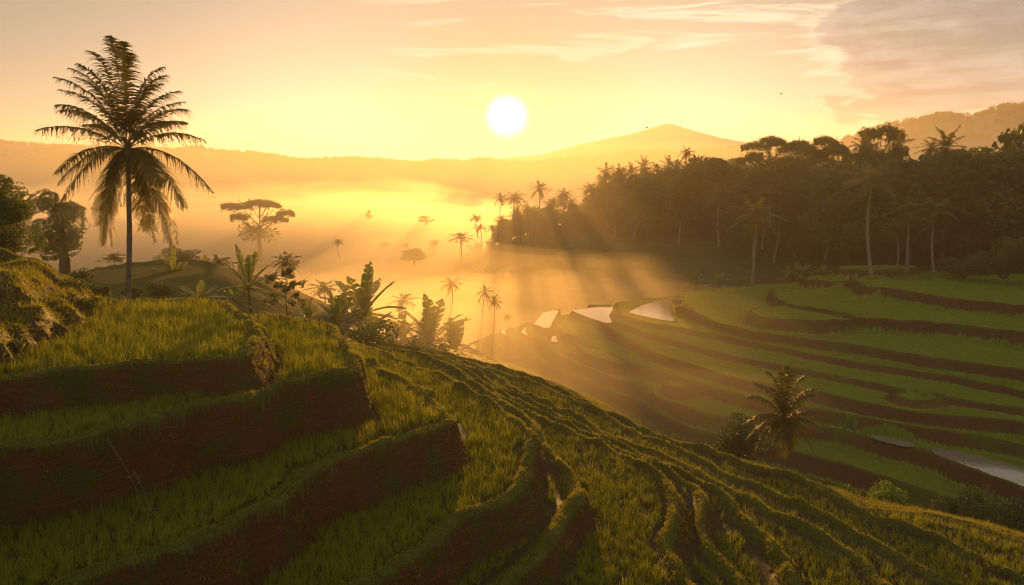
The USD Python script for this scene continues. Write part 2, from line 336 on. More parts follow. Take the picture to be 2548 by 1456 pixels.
NZ = [-7.2, -8.45, -10.7, -12.6, -14.0, -15.0, -15.6, -16.2, -16.8, -17.5, -18.2, -19.2]
NL = {
0: [(-120,970),(0,953),(150,935),(400,913),(520,903),(605,900),(640,875),(668,850),(655,820),(630,800),(600,780),(575,766)],
1: [(-120,1160),(0,1136),(150,1112),(307,1075),(425,1050),(475,1028),(560,1013),(625,1006),(645,988),(690,967),(760,953),(850,940),(893,932),(905,915),(890,883),(870,860),(852,842)],
2: [(-60,1560),(120,1500),(230,1453),(300,1430),(400,1393),(512,1353),(600,1305),(700,1257),(737,1215),(765,1186),(830,1158),(900,1138),(1000,1105),(1090,1075),(1125,1060),(1132,1038),(1105,1013),(1057,976),(983,940),(930,902),(880,867),(862,853)],
3: [(860,1520),(960,1453),(1030,1402),(1080,1368),(1122,1326),(1180,1296),(1240,1268),(1295,1240),(1320,1200),(1330,1150),(1340,1100),(1305,1062),(1245,1018),(1188,987),(1120,945),(1053,920),(1003,903),(960,880),(908,861),(870,849)],
4: [(1220,1520),(1304,1443),(1349,1398),(1392,1350),(1402,1315),(1428,1278),(1459,1255),(1440,1210),(1415,1172),(1360,1118),(1338,1065),(1300,1038),(1245,998),(1205,970),(1158,938),(1083,898),(1040,884),(975,872)],
5: [(1760,1530),(1722,1456),(1694,1418),(1672,1353),(1692,1303),(1690,1250),(1665,1195),(1624,1170),(1524,1121),(1399,1066),(1330,1032),(1274,1008)],
6: [(1900,1520),(1854,1453),(1804,1403),(1762,1353),(1752,1303),(1762,1250),(1740,1216),(1624,1160),(1524,1112)],
7: [(2010,1510),(1984,1448),(1924,1343),(1859,1293),(1814,1240),(1735,1200),(1624,1148),(1524,1105),(1424,1052)],
8: [(2290,1530),(2199,1448),(2149,1390),(2074,1353),(1974,1303),(1874,1248),(1794,1208),(1724,1163),(1624,1123),(1534,1095),(1484,1066),(1424,1032),(1354,1002),(1289,975)],
9: [(2470,1520),(2374,1456),(2324,1428),(2224,1378),(2114,1318),(2024,1273),(1939,1233),(1839,1193),(1744,1146),(1674,1110),(1584,1080),(1499,1030),(1414,993),(1349,963),(1274,940),(1150,900),(1045,872)],
10: [(2680,1510),(2548,1448),(2424,1383),(2324,1338),(2224,1310),(2124,1266),(2049,1224),(1974,1190),(1874,1172),(1824,1146),(1774,1126),(1699,1106),(1574,1060),(1449,998),(1374,960),(1299,930),(1220,910),(1133,889),(1033,866),(945,856)],
11: [(2700,1420),(2548,1348),(2424,1303),(2324,1278),(2124,1262),(2049,1212),(1974,1180)],
}
NX = {0: [(-15.5,43.0),(-19,43.6),(-28,43.8),(-44,44)], -0.8: [(-19,36),(-26,37),(-40,37)], 1: [(-9.5,42.5),(-13,45.5),(-20,46.2),(-44,46.5)], 2: [(-11.5,50.5),(-15,51.5),(-24,52),(-44,52)],
      3: [(-13.5,58.5),(-19,59.5),(-44,59)], 5: [(-11,66),(-20,68),(-44,67)], 9: [(-12,80),(-20,82),(-44,82)], 10: [(-12,84),(-20,88),(-44,90)]}
xs = np.r_[np.arange(-46, -20, 0.4), np.arange(-20, 22, 0.085), np.arange(22, 44, 0.16)]
ys = [15.0]
while ys[-1] < 112: ys.append(ys[-1] + max(0.085, 0.0042 * ys[-1]))
near = Terraces(NL, NZ, NX, xs, np.array(ys), 0.42, 0.32, 0.6, 0.8, 0.004, wob=0.07, s_lump=0.5, deep=1.4, seed=4, drop=1.6)
# the overgrown earth bank on the left rises above the topmost field
BK = np.array([on_level(x, y, -7.2) for x, y in [(-60,945),(0,932),(50,915),(100,878),(180,842),(232,790),(236,770),(225,757)]])
BKf = resample(BK, 0.3)
def bank_side(X, Y):
    x = np.interp(Y, BK[:, 1], BK[:, 0]); nz = meshkit.fbm(np.stack([X * .7, Y * .7, 0 * X], -1), 4, 21) - .5
    return x - X + nz * 1.1
bd = bank_side(near.X, near.Y)
inb = smooth01((near.Y - 27.0) / 2.0) * (1 - smooth01((near.Y - 43.5) / 1.5))
nzb = meshkit.fbm(np.stack([near.X * .45, near.Y * .45, 0 * near.X], -1), 5, 33) - .5
lift = (1.25 * smooth01(bd / 1.0) + 1.0 * smooth01((bd - 1.2) / 1.6) + 0.10 * np.clip(bd - 2, 0, 20)) * inb * (1 + 0.7 * nzb)
near.finish(lift)
near.bank = (bd > 0) & (inb > 0.05)
near_hill = tag(thing('near_hillside', 'terraced spur in the foreground with curved earth banks and narrow grassed dikes', 'terraced hillside'), kind='structure')
near.build(near_hill, M['mud'], M['soil'], M['turf'])

FZ = [-16.5, -17.8, -19.2, -20.2, -21.2, -22.2, -23.3, -24.6, -26.0, -27.5]
FL = {
0: [(2112,692),(2130,702),(2153,716),(2204,718),(2295,734),(2386,748),(2548,762),(2680,768)],
1: [(1925,742),(1960,762),(2021,777),(2090,786),(2158,792),(2249,800),(2320,803),(2386,810),(2548,830),(2680,845)],
2: [(1689,739),(1694,762),(1774,803),(1874,828),(2024,848),(2149,863),(2224,878),(2324,893),(2548,925),(2680,945)],
3: [(1530,763),(1536,784),(1624,808),(1674,813),(1749,830),(1914,863),(2024,885),(2124,903),(2274,926),(2374,941),(2548,978),(2700,1010)],
4: [(1419,774),(1514,818),(1539,837),(1624,880),(1704,905),(1824,943),(1874,953),(2024,977),(2124,1000),(2274,1030),(2548,1055),(2700,1085)],
5: [(1336,806),(1366,823),(1439,842),(1450,858),(1524,890),(1594,915),(1724,955),(1849,990),(2024,1022),(2224,1056),(2424,1088),(2548,1112),(2700,1150)],
6: [(1294,815),(1340,850),(1369,880),(1449,915),(1524,945),(1604,962),(1624,988),(1699,1013),(1754,1035),(1900,1050),(2049,1066),(2124,1080),(2199,1100),(2299,1126),(2399,1166),(2548,1218),(2680,1270)],
7: [(1248,830),(1300,872),(1330,898),(1434,940),(1524,980),(1594,1002),(1654,1040),(1709,1068),(1900,1110),(2100,1160),(2300,1225),(2450,1290)],
8: [(1205,842),(1260,890),(1330,935),(1434,990),(1540,1040),(1650,1085),(1850,1150),(2050,1205),(2250,1280)],
9: [(1170,870),(1220,930),(1300,980),(1400,1035),(1550,1100),(1750,1175),(2000,1260)],
}
FX = {}
for k, P in FL.items():
    if 2 <= k <= 8:
        q = on_level(*P[0], FZ[k]); FX[k] = [(q[0] + 3, q[1] + 5), (q[0] + 14, q[1] + 12), (q[0] + 34, q[1] + 18 + k), (q[0] + 60, q[1] + 22 + 1.5 * k)]
FX[-0.9] = [(75, 118), (90, 112), (110, 104)]; FX[0] = [(63, 122), (78, 128), (95, 130), (125, 128)]; FX[1] = [(50, 124), (62, 129), (80, 134), (125, 134)]
FL = {k if k < 4 else k + 1: P for k, P in FL.items()}; FX = {k if k < 4 else k + 1: P for k, P in FX.items()}
FL[4] = [(1474,769),(1525,800),(1588,825),(1634,840),(1724,863),(1824,890),(2024,928),(2239,970),(2374,996),(2548,1022),(2690,1050)]
q = on_level(1474, 769, -20.75); FX[4] = [(q[0] + 3, q[1] + 5), (q[0] + 14, q[1] + 12), (q[0] + 34, q[1] + 21), (q[0] + 60, q[1] + 27)]
FZ2 = FZ[:4] + [-20.75] + FZ[4:]
fxs = np.r_[np.arange(-16, 66, 0.125), np.arange(66, 128, 0.5)]
fys = [44.0]
while fys[-1] < 152: fys.append(fys[-1] + (0.0019 * fys[-1] if fys[-1] < 112 else .5))
far = Terraces(FL, FZ2, FX, fxs, np.array(fys), 0.6, 0.16, 0.5, 1.8, 0.05, wob=0.02, seed=11, drop=1.5, coarse=0.8, s_lump=0.08)
# flooded paddies: level sheets of water on the fields
def water(pts, z, parent, lift=0.09, mat='water'):
    from shapely.geometry import Polygon
    q = [on_level(x, y, z + lift) for x, y in pts]
    P = Polygon(q).buffer(0.05); e = 0.5 if parent == far_hill else 0.12
    R = P.buffer(e).buffer(-2 * e).buffer(e * 1.2)
    if R.geom_type != 'Polygon' or R.area < .5 * P.area: R = P.buffer(e).buffer(-e)
    v, f = trimesh.creation.triangulate_polygon(R, engine='earcut')
    obj('paddy_water', np.c_[v, np.full(len(v), CZ + z + lift)], f, M[mat], parent)
    return q
FW = [([(1566,777),(1600,760),(1640,748),(1672,741),(1664,768),(1682,800),(1640,794),(1600,786)], 3), ([(1424,773),(1470,766),(1527,763),(1513,785),(1522,808),(1470,791)], 4),
      ([(1331,806),(1352,779),(1391,769),(1373,799),(1364,819)], 5), ([(1366,821),(1379,823),(1379,832),(1391,843),(1382,857),(1372,852)], 6), ([(1298,826),(1310,814),(1305,825),(1312,834)], 6),
      ([(1247,826),(1256,816),(1267,813),(1256,822),(1258,833)], 7),
      ([(2105,1070),(2112,1064),(2124,1076)], 6), ([(2150,1080),(2200,1086),(2262,1098),(2276,1114),(2240,1108),(2190,1096)], 6), ([(2310,1112),(2420,1132),(2560,1172),(2720,1225),(2720,1278),(2560,1214),(2420,1163),(2330,1130)], 6)]
def inside_poly(x, y, p):
    p = np.asarray(p); n = len(p); c = np.zeros(np.shape(x), bool); j = n - 1
    for i in range(n):
        t = ((p[i, 1] > y) != (p[j, 1] > y)) & (x < (p[j, 0] - p[i, 0]) * (y - p[i, 1]) / (p[j, 1] - p[i, 1] + 1e-12) + p[i, 0])
        c ^= t; j = i
    return c
def flood(T, px_pts, z, grow):
    """the paddy's bed is level under its water"""
    from shapely.geometry import Polygon
    q = np.array(Polygon([on_level(x, y, z) for x, y in px_pts]).buffer(grow).exterior.coords)
    m = inside_poly(T.X, T.Y, q); T.z = np.where(m, z - 0.06 + 0.02 * np.sin(T.X * 3), T.z); T.on &= ~m; T.din = np.where(m, 5.0, T.din); T.idx = np.where(m, np.clip(np.argmin(np.abs(np.array(T.Z)[None] - z)), 0, T.K), T.idx)
far.Z = FZ2
for p, k in FW: flood(far, p, FZ[k], 0.35)
far.finish()
far_hill = tag(thing('far_hillside', 'wide terraced slope across the valley with light green fields and flooded paddies', 'terraced hillside'), kind='structure')
far.build(far_hill, M['far_bed'], M['far_soil'], M['turf'])

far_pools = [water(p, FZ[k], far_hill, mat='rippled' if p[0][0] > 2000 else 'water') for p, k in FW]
water([(1150,863),(1166,850),(1181,864),(1168,882)], FZ[9], far_hill, 0.3)
NW = [([(1136,1048),(1150,1060),(1158,1085),(1162,1110),(1150,1090),(1140,1068)], 3), ([(1300,1120),(1312,1104),(1313,1120),(1306,1132)], 3)]
for p, k in NW: water(p, NZ[k], near_hill, 0.12)

# ------------------------------------------------------------------ wooded back slopes, valley floor, ridges, mountain
FOR = np.array([(75,146,-18),(60,156,-19),(52,190,-19.5),(35,235,-20),(25,285,-22),(0,335,-31),(-25,380,-40),(110,180,-10),(90,220,-9),(70,270,-11),(45,330,-16),(10,390,-30),(150,170,-5),(160,120,-9),(210,200,2),(130,260,-2),(90,330,-8),
    (23,224,-20.5),(54,187,-20),(0,200,-26),(-12,180,-32),(20,175,-26),(42,160,-25),(-30,250,-38),(-70,300,-47),(-45,140,-44),(-60,220,-47),(30,140,-30),(52,138,-25),(10,140,-34),(-20,420,-45),(60,430,-28),(200,420,0),(-90,420,-48),(280,300,8),(280,120,0),(-90,130,-47),(60,120,-30),(110,138,-17),(160,100,-14)], float)
frbf = RBFInterpolator(FOR[:, :2], FOR[:, 2], kernel='thin_plate_spline', smoothing=2)
bx, by = np.r_[np.arange(-95, 70, 0.8), np.arange(70, 290, 3.0)], np.r_[np.arange(120, 310, 0.6), np.arange(310, 430, 3.0)]
BX, BY = np.meshgrid(bx, by, indexing='ij')
BZ = frbf(np.c_[BX.ravel(), BY.ravel()]).reshape(BX.shape)
fz_smooth = RegularGridInterpolator((bx, by), BZ, bounds_error=False, fill_value=None)
inter = smooth01((62 - BX) / 14) * smooth01((295 - BY) / 15) * smooth01((BY - 140) / 10)
st = BZ / 0.85 + 0.35 * (meshkit.fbm(np.stack([BX * .06, BY * .06, 0 * BX], -1), 3, 8) - .5); fr = st - np.floor(st)
BZ = BZ + inter * ((np.floor(st) + smooth01((fr - 0.62) / 0.3) - st) * 0.85 + 0.22 * np.exp(-((fr - 0.95) / .06) ** 2))
def sheet(name, X, Y, Z, mat, label, cat, kind='structure'):
    nx, ny = X.shape; ii = np.arange(nx * ny).reshape(nx, ny)
    q = np.stack([ii[:-1, :-1], ii[1:, :-1], ii[1:, 1:], ii[:-1, 1:]], -1).reshape(-1, 4)
    f = np.vstack([q[:, [0, 1, 2]], q[:, [0, 2, 3]]])
    return tag(obj(name, np.stack([X, Y, Z + CZ], -1).reshape(-1, 3), f, mat, smooth=True), label, cat, kind=kind)
sheet('forest_hillside', BX, BY, BZ, M['forest_floor'], 'hazy stepped slope below the palm forest across the valley', 'hillside')
vx, vy = np.meshgrid(np.r_[np.linspace(-2600, -300, 24), np.linspace(-280, 400, 35), np.linspace(430, 2600, 22)], np.r_[np.linspace(-60, 120, 10), np.linspace(130, 760, 43), np.linspace(800, 3000, 23)], indexing='ij')
vz = -50 + 5 * (meshkit.fbm(np.stack([vx / 90, vy / 90, 0 * vx], -1), 4, 5) - .5) - 8 * np.exp(-((vy - 30) / 80) ** 2)
sheet('valley_floor', vx, vy, vz, M['forest_floor'], 'wooded valley floor deep under the mist', 'valley floor')
def ridge(name, prof, dist, depth, base, label, cat, mat, seed, rough=1.0, n=260):
    """a long hill whose skyline follows the profile; falls away to both sides"""
    P = np.array([at(x, y, dist)[[0, 2]] for x, y in prof])
    x = np.linspace(P[0, 0], P[-1, 0], n); top = np.interp(x, P[:, 0], P[:, 1]) - CZ
    k = np.ones(7) / 7; top = np.convolve(np.r_[[top[0]] * 3, top, [top[-1]] * 3], k, 'valid')
    t = np.linspace(-1, 1, 41)
    X = np.repeat(x[:, None], len(t), 1); T = np.repeat(t[None], n, 0)
    nz = meshkit.fbm(np.stack([X / (depth * .35), T * 3, 0 * X], -1), 5, seed) - .5
    Y = dist + depth * T + depth * 0.2 * nz * (1 - T ** 2)
    Z = base + (top[:, None] - base) * (1 - np.abs(T) ** 1.25) + rough * 12 * nz * np.abs(T) * (1 - np.abs(T)) * 2
    o = sheet(name, X, Y, Z, mat, label, cat)
    return x, top, RegularGridInterpolator((x, t), Z, bounds_error=False, fill_value=None), dist, depth
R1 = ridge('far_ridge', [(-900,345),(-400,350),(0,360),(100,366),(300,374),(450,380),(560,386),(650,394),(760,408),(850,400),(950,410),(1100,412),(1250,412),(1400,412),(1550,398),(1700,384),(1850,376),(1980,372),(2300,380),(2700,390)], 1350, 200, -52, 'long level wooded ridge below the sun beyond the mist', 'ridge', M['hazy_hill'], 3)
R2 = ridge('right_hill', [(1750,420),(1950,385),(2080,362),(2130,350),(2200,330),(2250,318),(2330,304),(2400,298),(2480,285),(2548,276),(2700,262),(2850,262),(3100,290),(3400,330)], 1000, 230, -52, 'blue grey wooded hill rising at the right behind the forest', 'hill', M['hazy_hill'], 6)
sheet_m = ridge('mountain', [(900,420),(1150,402),(1340,386),(1400,370),(1450,358),(1500,347),(1560,336),(1600,325),(1630,315),(1655,308),(1668,307.5),(1685,312),(1710,321),(1760,335),(1800,344),(1850,352),(1950,365),(2100,385),(2400,410)], 1780, 260, -52, 'distant cone shaped mountain faded by haze right of the sun', 'mountain', M['haze_paled_mountain'], 9, rough=0.6, n=400)
# a low spur with an old field behind the tall palm
sx, sy = np.meshgrid(np.arange(-75, -10, 0.5), np.arange(58, 112, 0.5), indexing='ij')
e = np.hypot((sx + 38.5) / 8.5, (sy - 84) / 13.0) + 0.25 * (meshkit.fbm(np.stack([sx * .12, sy * .12, 0 * sx], -1), 3, 2) - .5)
sz = np.where(e < 0.8, -10.6 + 0.25 * np.exp(-((e - .78) / .025) ** 2), -10.6 - 4.5 * np.clip(e - 0.8, 0, 9) ** 1.15) + 1.2 * (meshkit.fbm(np.stack([sx * .3, sy * .3, 0 * sx], -1), 4, 7) - .5) * np.clip(e - .8, 0, 1)
sheet('field_spur', sx, sy, sz, M['turf'], 'low grassy spur with a level field behind the tall palm', 'hillside')
# ------------------------------------------------------------------ rice, grass and weeds
def scatter(name, protos, P, idx, yaw, scale, label, cat, tilt=0.12, seed=0):
    """many small plants as one PointInstancer; protos: list of (mesh, material)"""
    pi = UsdGeom.PointInstancer.Define(stage, numbered('/World', name))
    base = str(pi.GetPath())
    rel = pi.CreatePrototypesRel()
    for k, (m, mat) in enumerate(protos):
        pm = usdkit.mesh(stage, f'{base}/tuft_{k + 1:03d}' if k else f'{base}/tuft', m, mat)
        rel.AddTarget(pm.GetPath())
    rg = np.random.default_rng(seed); n = len(P)
    h = yaw / 2; tx, ty = rg.normal(0, tilt / 2, n), rg.normal(0, tilt / 2, n)
    q = np.stack([np.cos(h), tx * np.cos(h) + ty * np.sin(h), ty * np.cos(h) - tx * np.sin(h), np.sin(h)], -1); q /= np.linalg.norm(q, axis=1, keepdims=True)
    qh = Vt.QuathArray(n)
    for i in range(n): qh[i] = Gf.Quath(float(q[i, 0]), float(q[i, 1]), float(q[i, 2]), float(q[i, 3]))
    pi.CreateProtoIndicesAttr(Vt.IntArray.FromNumpy(np.asarray(idx, np.int32)))
    pi.CreatePositionsAttr(Vt.Vec3fArray.FromNumpy(np.asarray(P, np.float32)))
    pi.CreateOrientationsAttr(qh)
    pi.CreateScalesAttr(Vt.Vec3fArray.FromNumpy(np.repeat(np.asarray(scale, np.float32)[:, None], 3, 1)))
    return tag(pi, label, cat, kind='stuff')
def tuft(n, h, spread, width, lean, droop, rg, seg=3):
    th = rg.uniform(0, 2 * np.pi, n); out = np.stack([np.cos(th), np.sin(th), 0 * th], -1)
    b = out * rg.uniform(0, spread, n)[:, None]
    d = out * (lean * rg.uniform(0.2, 1.3, n))[:, None] + np.array([0, 0, 1.0]); d /= np.linalg.norm(d, axis=1, keepdims=True)
    a2 = rg.uniform(0, 2 * np.pi, n); side = np.stack([np.cos(a2), np.sin(a2), 0 * a2], -1)
    return ribbons(b, d, side, h * rg.uniform(0.65, 1.1, n), width * rg.uniform(.8, 1.2, n), droop * rg.uniform(0.3, 1.5, n), seg)
def cell_points(T, mask, dens, rg):
    """random points inside the grid cells under the mask, dens per square metre"""
    ax = np.diff(T.xs)[:, None] * np.diff(T.ys)[None]
    lam = ax * (dens if np.ndim(dens) == 0 else dens[:-1, :-1]) * mask[:-1, :-1]
    cnt = rg.poisson(lam); i, j = np.nonzero(cnt); k = cnt[i, j]; i, j = np.repeat(i, k), np.repeat(j, k)
    x = T.xs[i] + rg.random(len(i)) * np.diff(T.xs)[i]; y = T.ys[j] + rg.random(len(i)) * np.diff(T.ys)[j]
    return x, y, T.height(x, y) + CZ
def view_mask(T, pad=1.15):
    return (np.abs(T.X) < pad * 0.64 * T.Y + 2)
rg = np.random.default_rng(11)
vis = view_mask(near)
R2d = np.hypot(near.X, near.Y)
p3n = np.stack([near.X, near.Y, 0 * near.X], -1)
patch = meshkit.fbm(p3n * 0.55, 3, 40)
fieldm = (~near.on) & (near.din > np.where(near.u > 3, 1.9, 1.45) * near.wd) & (near.u < near.K + 0.3) & ~near.bank & vis & (near.dout > near.w + 0.22)
dens = np.clip(42 * (28 / R2d) ** 0.9, 10, 48) * np.where(patch < 0.3, 0.45, 1.0)
x, y, z = cell_points(near, fieldm, dens, rg)
un = RegularGridInterpolator((near.xs, near.ys), near.u)(np.c_[x, y])
wet = np.zeros(len(x), bool)
for p, k in NW: wet |= inside_poly(x, y, [on_level(a, b, NZ[k] + .12) for a, b in p])
x, y, z, un = x[~wet], y[~wet], z[~wet], un[~wet]
rice_protos = [(tuft(9, 0.68, 0.07, 0.019, 0.22, 0.28, rg), M['rice']), (tuft(8, 0.58, 0.06, 0.018, 0.28, 0.35, rg), M['rice']), (tuft(10, 0.76, 0.08, 0.018, 0.18, 0.22, rg), M['rice'])]
sc = (0.82 + 0.4 * meshkit.fbm(np.stack([x * .5, y * .5, 0 * x], -1), 3, 50)) * rg.uniform(.8, 1.15, len(x)) * np.clip(0.85 + 0.006 * (y - 25), 0.85, 1.15) * np.where(un > 3.2, 0.84, 1.0)
scatter('rice_plants', rice_protos, np.stack([x, y, z - .03], -1), rg.integers(0, 3, len(x)), rg.uniform(0, 6.28, len(x)), sc, 'ripening green rice growing on the foreground terraces', 'rice', 0.14, 1)
print('near rice', len(x))
# short grass on the dikes and hanging over the lips of the banks
lip = vis & (near.u < near.K + 0.6) & ((near.din < 1.3 * near.wd) & ~near.on | (near.on & (near.t < 0.45)))
dens = np.clip(95 * (28 / R2d) ** 1.2, 14, 110) * np.where(near.on, 0.5 * (patch > .5) + .45, 1.0)
x, y, z = cell_points(near, lip, dens, rg)
grass_protos = [(tuft(7, 0.20, 0.05, 0.013, 0.6, 0.5, rg, 2), M['grass']), (tuft(7, 0.15, 0.06, 0.014, 0.8, 0.5, rg, 2), M['grass']), (tuft(6, 0.28, 0.04, 0.012, 0.5, 0.6, rg, 2), M['grass'])]
scatter('dike_grass', grass_protos, np.stack([x, y, z - .02], -1), rg.choice(3, len(x), p=[.45, .4, .15]), rg.uniform(0, 6.28, len(x)), rg.uniform(.7, 1.3, len(x)), 'short grass covering the dikes and lips of the near terraces', 'grass', 0.3, 2)
print('dike grass', len(x))
# grass and weeds on the bank faces and on the overgrown bank at the left
face = vis & ((near.on & (near.t >= 0.2) & (patch > 0.44)) | near.bank | ((near.u > near.K + .2) & (near.u < near.K + 5)))
dens = np.clip(26 * (28 / R2d), 4, 34) * np.where(near.bank, 3.0, 1)
x, y, z = cell_points(near, face, dens, rg)
weed_protos = [(tuft(8, 0.34, 0.08, 0.018, 0.8, 0.7, rg, 2), M['grass']), (tuft(7, 0.5, 0.08, 0.02, 0.6, 0.8, rg), M['grass']), (tuft(5, 0.45, 0.05, 0.014, 0.5, 0.6, rg), M['dry'])]
scatter('bank_weeds', weed_protos, np.stack([x, y, z - .03], -1), rg.choice(3, len(x), p=[.64, .34, .02]), rg.uniform(0, 6.28, len(x)), rg.uniform(.7, 1.3, len(x)), 'weeds and longer grass clinging to the near earth banks', 'weeds', 0.35, 3)
print('weeds', len(x))
# across the valley
rg = np.random.default_rng(12)
vis = view_mask(far); p3f = np.stack([far.X, far.Y, 0 * far.X], -1); patch = meshkit.fbm(p3f * 0.12, 3, 41)
fieldm = (~far.on) & (far.din > 1.1 * far.wd) & (far.u < far.K + 0.5) & vis & (far.slope < 0.7)
x, y, z = cell_points(far, fieldm, np.where(patch < .36, 9, 20.0), rg)
wet = np.zeros(len(x), bool)
for p in far_pools: wet |= inside_poly(x, y, p)
dry = ~wet | ((rg.random(len(x)) < 0.14) & (y < 85)) | ((rg.random(len(x)) < 0.05) & wet & (x > 15))
x, y, z, wet = x[dry], y[dry], z[dry], wet[dry]
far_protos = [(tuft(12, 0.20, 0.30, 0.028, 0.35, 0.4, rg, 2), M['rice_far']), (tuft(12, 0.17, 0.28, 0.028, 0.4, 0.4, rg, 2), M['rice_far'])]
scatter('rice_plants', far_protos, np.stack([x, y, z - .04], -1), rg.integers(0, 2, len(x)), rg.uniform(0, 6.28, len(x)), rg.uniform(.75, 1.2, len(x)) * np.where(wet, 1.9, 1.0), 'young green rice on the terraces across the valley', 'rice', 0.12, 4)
print('far rice', len(x))
lip = vis & (far.u < far.K + 0.6) & ((far.din < 1.2 * far.wd) & ~far.on | (far.on & ((far.t < 0.12) | (patch > .68)))) & (far.slope < 3.0)
x, y, z = cell_points(far, lip, np.where(far.on, 2.5, 10.0), rg)
fgrass = [(tuft(10, 0.20, 0.16, 0.035, 0.6, 0.5, rg, 2), M['bright']), (tuft(8, 0.27, 0.14, 0.035, 0.5, 0.5, rg, 2), M['grass'])]  # brighter leaf colour stands in for light catching the far lips
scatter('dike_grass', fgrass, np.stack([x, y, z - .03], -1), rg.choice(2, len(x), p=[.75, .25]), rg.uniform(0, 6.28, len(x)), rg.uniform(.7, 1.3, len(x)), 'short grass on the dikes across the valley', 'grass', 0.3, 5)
print('far grass', len(x))
# ------------------------------------------------------------------ palms, banana plants, trees
def bez(P0, P1, P2, t):
    t = np.asarray(t)[:, None]
    return (1 - t) ** 2 * P0 + 2 * t * (1 - t) * P1 + t * t * P2
def frond_mesh(P0, P1, P2, pairs, leaf, width, rg, hang=0.6, rad=0.03, seg=2, start=0.12, ragged=0.12):
    """one pinnate palm leaf along a curve: a midrib and two rows of narrow leaflets that hang"""
    P0, P1, P2 = (np.asarray(p, float) for p in (P0, P1, P2))
    tt = np.linspace(0, 1, 9)
    rib = tube(bez(P0, P1, P2, tt), np.linspace(rad, rad * .2, 9), 4)
    t = np.linspace(start, 0.985, pairs) ; c = bez(P0, P1, P2, t); tan = bez(P0, P1, P2, t + .01) - c
    tan /= np.linalg.norm(tan, axis=1, keepdims=True)
    side = np.cross(tan, [0, 0, 1.0]); nn = np.linalg.norm(side, axis=1, keepdims=True)
    twist = rg.normal(0, 0.15)
    side = np.where(nn > 0.15, side / np.maximum(nn, 1e-6), [math.cos(twist * 9), math.sin(twist * 9), 0])
    up = np.cross(side, tan)
    L = leaf * (np.sin(np.pi * np.clip(t * 0.86 + 0.14, 0, 1)) ** 0.65 * 0.9 + 0.12)
    outs = []
    for sgn in (-1, 1):
        k = rg.random(pairs) > ragged * 0.6
        d = side * sgn * 0.92 + tan * (0.30 + 0.35 * t[:, None] ** 2) + up * (0.25 - 0.12 * hang) + rg.normal(0, 0.12, (pairs, 3))
        d /= np.linalg.norm(d, axis=1, keepdims=True)
        w = np.cross(d, up + rg.normal(0, .25, (pairs, 3))); w /= np.linalg.norm(w, axis=1, keepdims=True) + 1e-9
        outs.append(ribbons(c[k], d[k], w[k], (L * rg.uniform(.8, 1.1, pairs))[k], np.full(pairs, width)[k], (hang * rg.uniform(.6, 1.3, pairs))[k], seg))
    return join([rib] + outs)
def palm_trunk(h, r, lean, curve, sides=8):
    t = np.linspace(0, 1, 15)
    p = np.stack([lean[0] * t + curve[0] * np.sin(np.pi * t), lean[1] * t + curve[1] * np.sin(np.pi * t), h * t], -1)
    rr = r * (1.0 - 0.32 * t) + 0.55 * r * np.exp(-t * 16)
    rr = rr * (1 + 0.03 * np.cos(np.arange(15) * math.pi))
    return tube(p, rr, sides), p[-1]
def make_palm(parent, h, r, lean, curve, R, nf, pairs, rg, leaf=0.75, width=0.05, droopy=0.5, dead=1, nuts=0, bark='bark', pal='palm'):
    """coconut palm: trunk, each frond a part"""
    (tv, tf), top = palm_trunk(h, r, lean, curve)
    obj('trunk', tv, tf, M[bark], parent, smooth=60)
    ga = 2.39996
    for k in range(nf):
        a = k * ga + rg.uniform(-.25, .25); e = math.radians(80 - 122 * ((k + .5) / nf) ** (1.15 - .45 * droopy) + rg.uniform(-7, 7))
        o = np.array([math.cos(a), math.sin(a), 0]); L = R * rg.uniform(.85, 1.1) * (0.8 + 0.2 * math.cos(e))
        P1 = top + o * (L * .5 * math.cos(e)) + np.array([0, 0, L * .5 * math.sin(e)])
        drop = L * (0.16 + 0.30 * droopy * max(0, math.cos(e)) + .05 * rg.random())
        P2 = P1 + o * (L * .5 * max(0.08, math.cos(e - .35))) + np.array([0, 0, L * .5 * math.sin(e) - drop])
        v, f = frond_mesh(top, P1, P2, pairs, leaf, width, rg, hang=.35 + .5 * droopy, rad=.02 * R / 3, seg=2)
        obj('frond', v, f, M[pal], parent)
    for k in range(dead):
        a = rg.uniform(0, 6.28); o = np.array([math.cos(a), math.sin(a), 0])
        v, f = frond_mesh(top, top + o * .5 * R * .5 - [0, 0, .15 * R], top + o * R * .28 - [0, 0, R * .85], pairs, leaf * .7, width, rg, hang=.9, rad=.02 * R / 3, ragged=.5)
        tag(obj('frond', v, f, M['dead_palm'], parent), 'withered hanging frond')
    for k in range(nuts):
        a = rg.uniform(0, 6.28); s = trimesh.creation.icosphere(1, .13 * R / 3); s.vertices[:, 2] *= 1.25
        s.apply_translation(top + [.3 * math.cos(a), .3 * math.sin(a), -.22 - .15 * rg.random()]); obj('coconut', s.vertices, s.faces, M['dark_bark'], parent, smooth=True)
